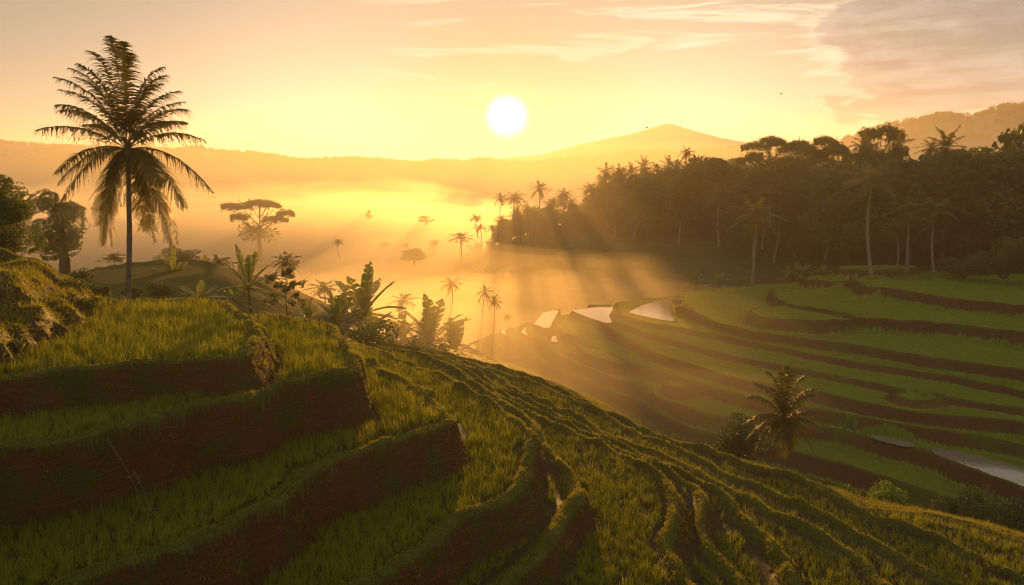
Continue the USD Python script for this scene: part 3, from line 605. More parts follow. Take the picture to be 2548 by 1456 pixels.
def banana_leaf(P0, P1, P2, W, rg, n=13, tear=0.5):
    """one paddle leaf: midrib and a blade torn between the side veins"""
    P0, P1, P2 = (np.asarray(p, float) for p in (P0, P1, P2))
    tt = np.linspace(0, 1, n); c = bez(P0, P1, P2, tt); tan = np.gradient(c, axis=0); tan /= np.linalg.norm(tan, axis=1, keepdims=True)
    a = rg.uniform(0, 6.28)
    side = np.cross(tan, [0, 0, 1.0]); nn = np.linalg.norm(side, axis=1, keepdims=True); side = np.where(nn > .12, side / np.maximum(nn, 1e-6), [math.cos(a), math.sin(a), 0])
    up = np.cross(side, tan)
    w = W * np.clip(np.sin(np.pi * np.clip((tt - .16) / .84, 0, 1)), 0, 1) ** .55
    parts = [tube(c, np.linspace(.05, .012, n) * max(.6, W), 4)]
    V, Fc = [], []
    for sgn in (-1, 1):
        for i in range(1, n - 1):
            if w[i] < .02 and w[i + 1] < .02: continue
            gap = tear * rg.random() * .6 * (rg.random() < .6); sag = rg.uniform(0, .16) * W
            fwd = tan[i] * W * .22
            a0, a1 = c[i], c[i + 1]; e1 = a1 + (a0 - a1) * gap * 0.3
            o0 = a0 + sgn * side[i] * w[i] * .5 + up[i] * (.12 * W) - [0, 0, sag * .7] + fwd
            o1 = a1 + (a0 - a1) * gap + sgn * side[i + 1] * w[i + 1] * .5 + up[i + 1] * (.12 * W) - [0, 0, sag] + fwd
            k = len(V); V += [a0, e1, o1, o0]; Fc += [[k, k + 1, k + 2], [k, k + 2, k + 3]]
    parts.append((np.array(V), np.array(Fc)))
    return join(parts)
def make_banana(parent, h, R, nl, W, rg, stems=1, mat='banana', tear=.5):
    for s in range(stems):
        off = np.array([0, 0, 0.0]) if s == 0 else np.array([rg.uniform(-.35, .35) * R, rg.uniform(-.35, .35) * R, 0])
        hh = h * (1 if s == 0 else rg.uniform(.55, .85)); lean = rg.normal(0, .07, 2) * hh
        p = np.stack([off + np.array([lean[0] * t, lean[1] * t, hh * t]) for t in np.linspace(0, 1, 6)])
        v, f = tube(p, np.linspace(.17, .09, 6) * h / 3, 7); obj('stem', v, f, M['dark_bark'], parent, smooth=60)
        n = nl if s == 0 else max(4, nl - 3)
        for k in range(n):
            a = k * 2.4 + rg.uniform(-.3, .3); e = math.radians(78 - 95 * (k / max(1, n - 1)) + rg.uniform(-8, 8)); L = R * rg.uniform(.8, 1.1) * (1 if s == 0 else .8)
            o = np.array([math.cos(a), math.sin(a), 0]); P1 = p[-1] + o * L * .55 * math.cos(e) + [0, 0, L * .55 * math.sin(e)]
            P2 = P1 + o * L * .5 * max(.12, math.cos(e)) + np.array([0, 0, L * .5 * math.sin(e) - L * .22 * max(0.1, math.cos(e)) - L * .08])
            v, f = banana_leaf(p[-1], P1, P2, W * rg.uniform(.8, 1.15), rg, tear=tear); obj('leaf', v, f, M[mat], parent)
def limbs(h, r, crown, rg, n=6, split=.45, sides=6):
    """trunk with limbs that reach the crown's masses"""
    parts = [tube(np.array([[0, 0, 0], [.02 * h, .01 * h, h * .3], [.01 * h, -.02 * h, h * .62], [0, 0, h * .86]]), np.array([r * 1.35, r, r * .7, r * .25]), sides)]
    for c in crown[:n]:
        b = np.array([0, 0, h * (split + .3 * rg.random())]); mid = (b + c) / 2 + [0, 0, .05 * h]
        parts.append(tube(np.array([b, mid, c]), np.array([r * .5, r * .3, r * .1]), 5))
    return join(parts)
def masses(h, R, n, rg, low=.35, flat=1.0):
    c = []
    while len(c) < n:
        p = rg.uniform(-1, 1, 3)
        if p @ p < 1 and p @ p > .12: c.append(p)
    c = np.array(c) * [R * .72, R * .72, (h * (1 - low)) / 2 * .74 * flat]
    return c + [0, 0, h * (low + 1) / 2]
def leaf_cloud(cs, rr, n, size, rg, squash=.7, shell=.55):
    """leaves through each mass, denser near its outside"""
    k = rg.integers(0, len(cs), n); d = rand_dirs(n, rg); q = shell + (1 - shell) * rg.random(n) ** .6
    q *= 0.86 + .3 * meshkit.noise(d * 2.2 + k[:, None] * 7.3, 3)
    p = cs[k] + d * (np.asarray(rr)[k] * q)[:, None] * [1, 1, squash]
    return cards(p, size * rg.uniform(.65, 1.35, n), rg, .45)
def make_tree(parent, h, R, rg, n=2600, size=.5, nm=13, low=.3, mat='tree', trunk='dark_bark', flat=1.0, r=None):
    cs = masses(h, R, nm, rg, low, flat); rr = R * rg.uniform(.34, .56, nm)
    v, f = limbs(h, r or .028 * h, cs, rg); obj('trunk', v, f, M[trunk], parent)
    v, f = leaf_cloud(cs, rr, n, size, rg); obj('crown', v, f, M[mat], parent)
def make_umbrella_tree(parent, h, R, rg, layers=9, n=420, size=.45, mat='tree', thick=.075, full=0):
    """flat topped tree: bare forking limbs carry thin level pads of leaves"""
    parts = [tube(np.array([[0, 0, 0], [.01 * h, 0, h * .35], [-.01 * h, .01 * h, h * .6]]), np.array([.03, .022, .014]) * h, 7)]
    leafs = []
    for k in range(layers):
        a = k * 2.4 + rg.uniform(-.4, .4); q = math.sqrt((k + .6) / layers); z = h * (1.0 - .05 * q - .26 * rg.random() * (q > .4) - .04 * rg.random())
        c = np.array([R * .8 * q * math.cos(a), R * .8 * q * math.sin(a), z]); pr = R * rg.uniform(.24, .42)
        b = np.array([-.01 * h, .01 * h, h * rg.uniform(.45, .6)])
        parts.append(tube(np.array([b, (b + c) / 2 + [0, 0, -.02 * h], c - [0, 0, .01 * h]]), np.array([.009, .006, .002]) * h, 4))
        for j in range(3):
            e = c + np.array([pr * .7 * math.cos(a + j * 2.1), pr * .7 * math.sin(a + j * 2.1), 0]); parts.append(tube(np.array([(b + c) / 2, (b + c) / 2 * .3 + e * .7 - [0, 0, .012 * h], e]), np.array([.005, .003, .001]) * h, 3))
        m = n; th = rg.uniform(0, 6.28, m); q2 = np.sqrt(rg.random(m)) * (.75 + .4 * meshkit.noise(np.stack([np.cos(th) * 2, np.sin(th) * 2, 0 * th + k * 5.1], -1), 4))
        leafs.append(c + np.stack([pr * q2 * np.cos(th), pr * q2 * np.sin(th), h * thick * ((1 - q2 ** 2) * .6 + rg.normal(0, .3, m))], -1))
    if full:
        cs = masses(h * .85, R * .7, 6, rg, .35); d = rand_dirs(full, rg); k = rg.integers(0, 6, full); leafs.append(cs[k] + d * R * .3 * rg.random(full)[:, None] ** .4)
    p = np.vstack(leafs); v, f = join(parts); obj('trunk', v, f, M['dark_bark'], parent)
    v, f = cards(p, size * rg.uniform(.6, 1.3, len(p)), rg, .6); obj('crown', v, f, M[mat], parent)
def make_shrub(parent, R, H, rg, n=900, size=.16, nm=8, mat='tree', stems=5):
    cs = np.stack([rg.uniform(-.6, .6, nm) * R, rg.uniform(-.6, .6, nm) * R, H * rg.uniform(.3, .72, nm)], -1); rr = rg.uniform(.3, .48, nm) * min(R, H)
    v, f = join([tube(np.array([[0.1 * c[0], .1 * c[1], 0], c * [.5, .5, .55], c]), np.array([.03, .02, .008]) * max(R, .6), 4) for c in cs[:stems]]); obj('stems', v, f, M['dark_bark'], parent)
    v, f = leaf_cloud(cs, rr, n, size, rg, .9, .4); obj('foliage', v, f, M[mat], parent)

# prototypes (class prims: drawn only where they are referenced)
PALMS = []
for k, (dr, nf, R, h, ln, cv) in enumerate([(.45, 19, 3.6, 12.0, (.5, .2), (.3, 0)), (.75, 17, 3.7, 12.0, (-.6, .3), (-.5, .2)), (.95, 15, 3.3, 12.0, (.9, -.3), (.6, .1)), (.6, 13, 3.2, 12.0, (-1.2, 0), (.5, 0))]):
    c = klass(f'coconut_palm_kind_{k + 1:03d}'); make_palm(c, h, .16, ln, cv, R, nf, 21, np.random.default_rng(60 + k), leaf=.85, width=.13, droopy=dr, dead=2, bark='pale_bark'); PALMS.append(c)
TREES = []
for k, (h, R, n, sz, nm, low, mat, fl) in enumerate([(12, 5.0, 3200, .6, 18, .06, 'tree', 1), (12, 4.2, 2800, .55, 16, .12, 'tree2', 1), (12, 5.8, 3400, .65, 19, .1, 'tree', .8), (12, 3.4, 2500, .55, 14, .04, 'tree', 1.1), (12, 4.6, 2700, .65, 14, .15, 'tree2', .9)]):
    c = klass(f'broadleaf_tree_kind_{k + 1:03d}'); make_tree(c, h, R, np.random.default_rng(80 + k), n, sz, nm, low, mat, flat=fl); TREES.append(c)
UMB = []
for k in range(3):
    c = klass(f'umbrella_tree_kind_{k + 1:03d}'); make_umbrella_tree(c, 12, (7.5, 6.5, 5.0)[k], np.random.default_rng(95 + k), (11, 9, 8)[k], (620, 560, 480)[k], .42, full=(0, 0, 900)[k]); UMB.append(c)
BAN = []
for k in range(3):
    c = klass(f'banana_plant_kind_{k + 1:03d}'); make_banana(c, 2.2, 2.75, (16, 15, 15)[k], (.74, .66, .72)[k], np.random.default_rng(110 + k), (3, 2, 1)[k], tear=(.7, .9, .6)[k]); BAN.append(c)
SHR = []
for k in range(3):
    c = klass(f'shrub_kind_{k + 1:03d}'); make_shrub(c, 1.0, 1.0, np.random.default_rng(120 + k), 1500, .13, 9, ('tree', 'tree2', 'bright')[k]); SHR.append(c)
# ------------------------------------------------------------------ the tall palm on the topmost field
rg = np.random.default_rng(5)
PD = 43.6
base = at(318, 757, PD); crown = at(317, 372, PD)
tall = thing('coconut_palm', 'tallest coconut palm, dark against the sky, standing at the back of the topmost field', 'palm tree', base)
H = crown[2] - base[2]; S = px(PD)
t = np.linspace(0, 1, 24)
pts = np.stack([(crown[0] - base[0]) * t + .10 * np.sin(t * math.pi) * 1.0, 0 * t, H * t], -1)
rr = .15 * (1 - .30 * t) + .09 * np.exp(-t * 22); rr = rr * (1 + .035 * np.cos(np.arange(24) * math.pi))
v, f = tube(pts, rr, 12); obj('trunk', v, f, M['bark'], tall, smooth=60)
O = pts[-1]
# each frond by where its tip stands from the crown's heart, in picture measure, with its rise and its depth towards or away from us
FR = [(-35,-272,.1,.5),(18,-252,.05,-.4),(-98,-240,.35,.9),(-112,-190,.45,-.7),(92,-200,.40,.6),(48,-222,.1,-1.1),(-70,-195,.2,-1.6),(66,-165,.3,1.6),
      (-168,-145,.5,.4),(150,-138,.5,-.5),(-130,-165,.45,-1.5),(118,-120,.5,1.6),(184,-22,.75,.5),(-215,-45,.55,-.3),(-200,60,.6,.7),(150,-60,.5,-1.6),(-150,-60,.5,1.7),
      (202,108,.68,.3),(148,140,.75,-.9),(-158,130,.68,-.6),(-85,238,.72,.3),(100,240,.70,-.4),(28,232,.55,1.1),(-48,225,.65,-1.2),(-112,190,.65,1.2),(62,190,.65,1.7),(-10,210,.5,1.9),(-188,-95,.5,1.0),(172,-92,.5,-.9),(-142,-178,.45,.9),(128,-172,.45,-1.0),(-120,-100,.5,-1.9),(115,-70,.5,1.9),(-130,80,.65,-1.8),(120,90,.65,-2.0)]
for dx, dy, lift, dep in FR:
    tip = O + np.array([dx * S, dep, -dy * S]); L = np.linalg.norm(tip - O)
    ctrl = O + ((tip - O) * [.30, .35, 0] + [0, 0, -dy * S * .92] if dy < -100 else (tip - O) * [.5, .5, .35 if dy > 0 else .8] + [0, 0, lift * L * (.42 if dy > 0 else .36)])
    v, f = frond_mesh(O, ctrl, tip, 84, 1.12 if dy < 60 else 1.05, .06, rg, hang=.6 if dy < -100 else .8, rad=.035, seg=3, start=.14, ragged=.15)
    obj('frond', v, f, M['palm'], tall)
for dx, dy, dep in [(-75, 245, .8), (98, 236, .6), (20, 200, 1.5)]:
    tip = O + np.array([dx * S, dep, -dy * S])
    v, f = frond_mesh(O, O + np.array([dx * S * .75, dep * .6, .3]), tip, 64, .6, .06, rg, hang=1.0, rad=.03, seg=3, ragged=.5)
    tag(obj('frond', v, f, M['dead_palm'], tall), 'brown withered frond hanging down')
for k in range(9):
    a = k * .7 * 2; s = trimesh.creation.icosphere(2, .14); s.vertices[:, 2] *= 1.25; s.apply_translation(O + [.3 * math.cos(a), .3 * math.sin(a), -.3 - .12 * (k % 3)])
    obj('coconut', s.vertices, s.faces, M['dark_bark'], tall, smooth=True)

# ------------------------------------------------------------------ the palm in the gully at the lower right and the tree beside it
gp = at(1943, 1205, 54); gt = at(1950, 1042, 54)
lowp = thing('coconut_palm', 'short leaning coconut palm with hanging fronds in the gully at lower right', 'palm tree', gp - [0, 0, .4])
rg = np.random.default_rng(6); S = px(54); Hh = gt[2] - gp[2] + .4
t = np.linspace(0, 1, 14); pts = np.stack([(gt[0] - gp[0]) * t + .18 * np.sin(math.pi * t), 0 * t, Hh * t], -1)
v, f = tube(pts, .13 * (1 - .3 * t), 9); obj('trunk', v, f, M['bark'], lowp, smooth=60); O = pts[-1]
for dx, dy, lift, dep in [(5,-135,.05,.3),(-45,-120,.3,.5),(45,-118,.3,-.4),(-92,-55,.55,.3),(80,-60,.6,.4),(-85,-10,.6,-.8),(72,-25,.55,-1.0),(-92,62,.6,.4),(-75,95,.62,-.3),(85,65,.62,.5),(78,88,.6,-.4),(-35,85,.6,1.0),(38,92,.6,.9),(-60,-95,.4,-.9),(22,100,.55,1.1),(-12,95,.6,-1.2),(-25,-130,.1,-.6),(28,-120,.1,.9),(-70,-85,.4,1.1),(62,-92,.4,-1.2),(-95,25,.6,.9),(92,20,.6,-.8)]:
    tip = O + np.array([dx * S, dep, -dy * S]); L = np.linalg.norm(tip - O)
    ctrl = O + ((tip - O) * [.3, .35, 0] + [0, 0, -dy * S * .95] if dy < -70 else (tip - O) * [.5, .5, .35 if dy > 0 else .8] + [0, 0, lift * L * .42])
    v, f = frond_mesh(O, ctrl, tip, 56, .85, .08, rg, hang=.75, rad=.03, seg=2, ragged=.3); obj('frond', v, f, M['palm'], lowp)
for dx, dy, dep in [(22, 95, .5), (-40, 90, -.4)]:
    v, f = frond_mesh(O, O + np.array([dx * S * .75, dep * .6, .2]), O + np.array([dx * S, dep, -dy * S]), 34, .45, .05, rg, hang=1.0, rad=.03, ragged=.5); tag(obj('frond', v, f, M['dead_palm'], lowp), 'brown withered frond')
def solo(label, X, Y, dist, wpx, hpx, n, size, seed, mat='tree', name='broadleaf_tree', low=.15, nm=14, cat='tree', sink=.5):
    """a single tree measured by its foot, width and height in the picture"""
    b = at(X, Y, dist); h, R = hpx * px(dist), wpx * px(dist) / 2
    o = thing(name, label, cat, b - [0, 0, sink]); make_tree(o, h + sink, R, np.random.default_rng(seed), n, size, nm, low, mat)
    return o
def bush(label, X, Y, dist, wpx, hpx, n, size, seed, mat='tree', sink=.2, nm=9):
    b = at(X, Y, dist); h, R = hpx * px(dist), wpx * px(dist) / 2
    o = thing('shrub', label, 'shrub', b - [0, 0, sink]); make_shrub(o, R, h + sink, np.random.default_rng(seed), n, size, nm, mat)
    return o
solo('round dark tree close beside the short palm in the gully', 1835, 1175, 60, 165, 165, 5200, .2, 30, sink=1.2)
# the leafy trees and shrubs at the left edge
solo('big dark leafy tree cut by the left picture edge', 12, 760, 47, 215, 385, 15000, .17, 31, mat='tree2', low=.12, nm=20)
bush('drooping dark bush under the big leafy tree at the left edge', 45, 775, 42, 150, 110, 2600, .15, 32)
bush('clipped looking dark shrub on the crest of the red earth bank', 175, 760, 41.5, 110, 75, 2200, .13, 33, mat='tree2')
bush('low shrub with rust coloured foot at the left edge in front of the bank', 8, 905, 29.5, 90, 70, 1300, .12, 34)
bush('small dense hedge clump left of the tall palm foot', 196, 705, 58, 70, 38, 1200, .15, 35)
bush('shrub spilling over the bank nearest the left edge', 70, 835, 37, 120, 80, 1800, .12, 36, mat='tree2')
solo('hazy tree with rounded brown crown left of the tall palm', 168, 700, 96, 145, 195, 3800, .3, 37, nm=12)
solo('hazy tall thin topped tree behind the rounded one at left', 155, 700, 112, 130, 255, 2600, .32, 38, low=.5, nm=11)
for k, (X, Y, d, w, h) in enumerate([(110, 800, 38, 110, 60), (150, 815, 38.5, 80, 45), (40, 870, 33, 90, 60), (205, 775, 39.5, 60, 45), (95, 850, 36, 80, 40)]):
    bush(('ragged green bush high on the bank below the clipped shrub', 'low creeper bush on the face of the red earth bank', 'dark bush on the bank close to the left edge', 'small grassy bush at the end of the red earth bank', 'low bush at the foot of the bank beside the topmost field')[k], X, Y, d, w, h, 1500, .11, 160 + k, mat=('tree', 'tree2')[k % 2], sink=.35)
# a thin open tree between the banana plants
b = at(714, 800, 46.5); S = px(46.5)
o = thing('sapling', 'slender open sapling with dark leaf clusters between the banana plants', 'tree', b - [0, 0, .6]); rg = np.random.default_rng(41)
stem = np.array([[0, 0, 0], [.02, 0, 1.0], [-.02, 0, 2.0], [.1, 0, 150 * S + .4]]); parts = [tube(stem, np.array([.045, .035, .025, .01]), 6)]; lf = []
for k in range(22):
    z0 = rg.uniform(.9, 3.3); a = rg.uniform(0, 6.28); L = rg.uniform(.5, 1.45) * (1.15 - .25 * abs(z0 - 2) / 1.3)
    e = np.array([L * math.cos(a), L * math.sin(a) * .8, z0 + rg.uniform(-.1, .45)]); parts.append(tube(np.array([[0, 0, z0], e * [.5, .5, 1] + [0, 0, .08], e]), np.array([.016, .01, .004]), 4))
    for j in range(4):
        q = e * [rg.uniform(.5, 1.05)] * 1; q = np.array([e[0] * rg.uniform(.5, 1.08), e[1] * rg.uniform(.5, 1.08), e[2] + rg.normal(0, .07)]); lf.append(q + rg.normal(0, .085, (13, 3)))
v, f = join(parts); obj('stem', v, f, M['dark_bark'], o); lf = np.vstack(lf); v, f = cards(lf, rg.uniform(.10, .2, len(lf)), rg, .4); obj('foliage', v, f, M['tree'], o)

# banana plants below the back edge of the spur
BN = [(0, 1078, 905, 78, 185, 165, 'large banana clump with torn upright leaves nearest the white pond glint'), (0, 905, 850, 70, 190, 180, 'tall banana clump with a crown of broad leaves left of the spur tip'),
      (1, 835, 835, 64, 130, 95, 'low banana plant with hanging leaves beside the slender sapling'), (2, 628, 775, 58, 125, 150, 'upright banana plant with a fan of leaves left of the slender sapling'),
      (1, 432, 745, 66, 110, 115, 'hazy banana plant just right of the tall palm trunk'), (0, 517, 740, 92, 95, 100, 'faint hazy banana clump between two nearer banana plants'),
      (2, 495, 770, 52, 130, 62, 'banana plant with large drooping leaves at the back edge of the topmost field'), (1, 1005, 880, 74, 110, 95, 'banana plant between the two large banana clumps'),
      (2, 585, 770, 56, 70, 50, 'small banana sucker beside the upright fan shaped banana plant'), (1, 770, 815, 60, 90, 65, 'bushy low banana sucker at the foot of the slender sapling')]
for k, X, Y, d, w, h, lab in BN:
    d *= 1.3; b = at(X, Y, d); hh = h * px(d); ww = w * px(d)
    place(BAN[k], 'banana_plant', lab, 'banana plant', b - [0, 0, .3 * hh], 37 * len(lab), (ww / 3.9, ww / 3.9, hh * 1.3 / 4.2))

for k, (X, Y, d, w, h, lab) in enumerate([(1080, 912, 80, 190, 70, 'hazy undergrowth at the foot of the largest banana clump'), (895, 868, 72, 210, 75, 'hazy undergrowth at the foot of the tall broad leaved banana clump'), (760, 830, 63, 130, 45, 'leafy undergrowth behind the slender sapling'), (470, 775, 70, 160, 50, 'hazy scrub between the tall palm and the drooping banana plant'), (985, 895, 78, 110, 60, 'hazy undergrowth between the two large banana clumps')]):
    bush(lab, X, Y, d, w, h, 1800, .28, 130 + k, sink=1.0)
for k, (X, Y, d, w, h) in enumerate([(250, 742, 66, 60, 40), (395, 735, 74, 80, 45), (330, 740, 62, 70, 26)]):
    bush(('left', 'right', 'middle')[k] + ' one of three low hazy bushes on the grassy spur behind the tall palm', X, Y, d, w, h, 900, .2, 150 + k)
# ------------------------------------------------------------------ palms across the valley, one by one: foot, crown heart, distance
def stand_palm(k, X0, Y0, X1, Y1, d, lab, rz=None, crown=None, group=None):
    b, c = at(X0, Y0, d), at(X1, Y1, d); h = c[2] - b[2]
    s = (crown * px(d) / 7.0) if crown else h / 12
    p = thing('coconut_palm', lab, 'palm tree', b - [0, 0, .3], (X0 * 7 + Y1 * 3) % 360 if rz is None else rz, (s, s, (h + .3) / 12), group)
    p.GetReferences().AddInternalReference(PALMS[k].GetPath()); p.SetInstanceable(True)
CP = [(0,1868,728,1848,530,134,150,'pale trunked coconut palm standing alone in front of the far fields'), (1,2168,676,2178,445,131,190,'tallest coconut palm of the far forest edge with long arching fronds'),
      (3,2232,674,2238,560,136,110,'short coconut palm just left of a taller white trunked one at the forest edge'), (1,2257,672,2266,520,132,150,'white trunked coconut palm second from the right at the forest edge'),
      (0,2323,672,2362,520,130,140,'coconut palm leaning right at the right end of the forest edge row'), (1,1790,610,1752,485,186,120,'coconut palm with curved pale trunk above the back terraces'),
      (2,1688,612,1664,525,205,95,'thin coconut palm left of the curved one above the back terraces'), (3,1897,616,1885,545,175,85,'small coconut palm half hidden behind the lone pale trunked palm'),
      (0,1916,560,1908,475,170,105,'coconut palm in the dark wood right of the curved trunk'), (2,1572,604,1562,545,228,80,'slim coconut palm at the left end of the back terraces'),
      (3,1612,575,1606,520,235,75,'slim coconut palm with bare trunk behind the back terraces'), (2,2463,540,2462,430,165,95,'thin trunked coconut palm in the wood at the far right'),
      (2,1713,470,1714,378,215,52,'lone scruffy palm rising above the skyline below the mountain foot'), (1,2318,480,2320,368,170,95,'palm with thick crown on the skyline right of the umbrella trees'),
      (0,1545,520,1546,432,268,80,'palm with round crown on the skyline where the forest rises'), (3,1632,500,1632,420,250,80,'palm crown on the skyline between two rounded trees'),
      (1,1466,545,1465,468,300,78,'rightmost palm of the bright row on the misty forest ridge'), (2,1402,552,1402,480,312,66,'palm second from the right in the bright row on the misty ridge'),
      (0,1337,565,1336,468,322,72,'tallest palm of the bright row on the misty ridge'), (1,1288,570,1290,490,330,82,'palm with wide crown left of the tallest one on the misty ridge'),
      (3,1244,575,1241,492,338,46,'small palm with visible trunk below the sun on the misty ridge'), (2,1190,590,1190,540,345,50,'small palm halfway down the ridge towards the mist'),
      (0,1150,650,1150,590,322,92,'big dark palm at the low left end of the forest ridge'), (1,1086,640,1086,602,350,50,'faint palm in the mist left of the big dark ridge palm'),
      (2,962,640,962,606,360,46,'faint palm farthest left in the glowing mist'), (3,1012,640,1012,610,362,40,'low faint palm in the mist between two others'),
      (1,1118,790,1116,705,150,70,'hazy palm crown in the mist before the valley terraces'), (3,1200,832,1176,725,140,62,'faint leaning palm in the golden mist'), 
      (0,1228,830,1228,748,125,52,'thin dark palm in the golden mist left of the flooded paddies'), (2,1258,832,1250,786,128,36,'tiny young palm beside the thin one in the golden mist'),
      (1,283,690,280,640,120,85,'hazy palm behind the tall palm trunk at left'), (2,846,640,846,600,300,40,'faint palm shape deep in the mist'), (0,540,745,537,655,108,110,'hazy bushy palm left of the upright banana plant'), (2,470,720,474,640,112,90,'hazy drooping palm just right of the tall palm'), (1,800,810,808,715,100,105,'hazy palm with low crown right of the slender sapling'), (0,725,760,728,650,125,95,'faint golden palm behind the slender sapling'), (3,990,850,985,745,112,105,'faint golden palm between the two big banana clumps'), (1,468,700,466,650,150,70,'small faint palm in the mist right of the tall palm fronds'), (2,735,700,735,655,175,60,'small faint palm in the mist right of the slender sapling'),
      (0,1400,560,1378,495,318,60,'palm leaning left between taller ones on the misty ridge')]
for k, a, b_, c, d_, dist, cw, lab in CP: stand_palm(k, a, b_, c, d_, dist, lab, crown=cw)

# ------------------------------------------------------------------ the forest on the back slope
SKY = np.array([(1100,625),(1130,612),(1190,575),(1270,533),(1330,515),(1420,505),(1475,480),(1520,432),(1580,432),(1640,418),(1700,408),(1760,392),(1850,392),(1950,400),(2050,400),(2100,380),(2150,358),(2240,372),(2270,385),(2330,372),(2400,368),(2450,352),(2500,338),(2548,332),(2700,320)], float)
FRONT = np.array([(84, 140), (64, 150), (54, 190), (37, 232), (27, 282), (2, 330), (-22, 372)], float)
rg = np.random.default_rng(77)
spots = []
def try_spot(x, y, gap):
    if all((x - a) ** 2 + (y - b) ** 2 > gap * gap for a, b in spots): spots.append((x, y)); return True
    return False
fr = resample(FRONT, 4.0)
rows = []
for off, gap in ((2.5, 3.6), (7, 4.2), (12, 4.8), (18, 5.5), (26, 6.3), (36, 7.2), (48, 8.5), (64, 10)):
    for x, y in fr:
        xx, yy = x + off * .78 + rg.uniform(-2, 2), y + off * .62 + rg.uniform(-2, 2)
        if abs(xx) < .7 * yy + 8 and try_spot(xx, yy, gap): rows.append((xx, yy, off))
for x, y in np.c_[rg.uniform(88, 150, 60), rg.uniform(112, 190, 60)]:
    if x < .72 * y + 6 and x > 62 + (190 - y) * .28 and try_spot(x, y, 6.5): rows.append((x, y, 30))
def where(col):
    for lim, ph in ((1260, 'at the misty forest tip'), (1480, 'under the bright row of ridge palms'), (1640, 'above the back terraces'), (1760, 'below the lone scruffy skyline palm'), (1880, 'above the lone pale trunked palm'),
                    (2000, 'below the leftmost umbrella tree'), (2110, 'below the middle umbrella tree'), (2230, 'around the tallest forest palm'), (2340, 'behind the pale trunked palms'), (2450, 'right of the leaning forest palm')):
        if col < lim: return ph
    return 'at the right picture edge'
def depth_of(off): return 'at the wood edge' if off < 5 else 'inside the wood' if off < 16 else 'high on the slope' if off < 34 else 'on the skyline'
cnt = 0
for x, y, off in rows:
    zg = float(fz_smooth((x, y)))
    col = 1274 + F * x / y * (1 / (_c))                                 # where its foot stands along the skyline
    r0 = np.interp(col, SKY[:, 0], SKY[:, 1]); r = ray(col, r0); zs = r[2] / r[1] * y
    top = zs - abs(rg.normal(0, .03)) * y * .35 if off > 6 else zs - y * rg.uniform(.01, .07)
    h = min((top - zg) * 1.12, 27)
    if h < 4.5:
        if h < 1: continue
        h = 4.5 if off < 10 else max(h, 3.5)
    k = int(rg.integers(0, 5)); s = h / 12; wide = np.clip(rg.uniform(.75, 1.1) * (1.5 if h < 9 else 1), .5, 2) * s
    look = ('dark full crowned', 'paler round', 'dark broad', 'dark narrow', 'pale loose crowned')[k]
    lab = f'{look} tree {where(col)}, {depth_of(off)}'
    place(TREES[k], 'broadleaf_tree', lab, 'tree', (x, y, zg + CZ - .4), rg.uniform(0, 360), (wide, wide, s), f'{look} trees {where(col)}'[:70]); cnt += 1
rg2 = np.random.default_rng(99); npalm = 0
for x, y, off in rows:
    if off > 30 or rg2.random() > .42: continue
    zg = float(fz_smooth((x, y))); col = 1274 + F * x / y / _c; r = ray(col, np.interp(col, SKY[:, 0], SKY[:, 1])); zs = r[2] / r[1] * y
    h = min(rg2.uniform(.62, 1.12) * (zs - zg), 22); k = int(rg2.integers(0, 4))
    if h < 6: continue
    place(PALMS[k], 'coconut_palm', ('bushy', 'drooping', 'loose hanging', 'sparse')[k] + ' coconut palm ' + where(col) + ', ' + depth_of(off), 'palm tree', (x - .8, y - 2.2, zg + CZ - .3), rg2.uniform(0, 360), (1.3, 1.3, h / 12), 'forest palms ' + where(col)); npalm += 1
print('forest trees', cnt, npalm)
def stand_umb(k, X, Y0, Y1, d, wpx, lab):
    b, c = at(X, Y0, d), at(X, Y1, d); h = c[2] - b[2]; w = wpx * px(d) / 2 / (7.5, 6.5, 5.0)[k]
    place(UMB[k], 'umbrella_tree', lab, 'tree', b, X % 360, (w, w, h / 12))
stand_umb(0, 1915, 560, 352, 205, 190, 'flat topped umbrella tree leftmost on the forest skyline')
stand_umb(1, 2040, 560, 350, 200, 190, 'wide flat topped umbrella tree in the middle of the forest skyline')
stand_umb(2, 2182, 560, 322, 190, 130, 'highest umbrella tree with dense crown on the forest skyline')
stand_umb(2, 648, 650, 503, 340, 180, 'hazy umbrella tree standing alone in the glowing mist')
stand_umb(1, 2520, 520, 318, 168, 70, 'thin umbrella tree at the right picture edge above the forest')
# trees of the valley sunk in mist
for k, X, Y, d, w, h, lab in [(0,450,668,190,110,60,'faint round tree sunk in mist right of the tall palm'), 
      (1,1060,560,420,50,26,'tiny treetop poking from the far mist'), (3,918,548,430,26,28,'tiny thin treetop in the bright mist below the sun'), (2,1030,660,310,70,45,'dim tree at the mist edge left of the ridge palms')]:
    b = at(X, Y, d); place(TREES[k], 'broadleaf_tree', lab, 'tree', b, X, (w * px(d) / 9.5, w * px(d) / 9.5, h * px(d) / 12))
solo('slim bare branched tree with pale trunk at the dark forest edge', 2097, 628, 158, 110, 130, 500, .35, 52, low=.35, nm=9)
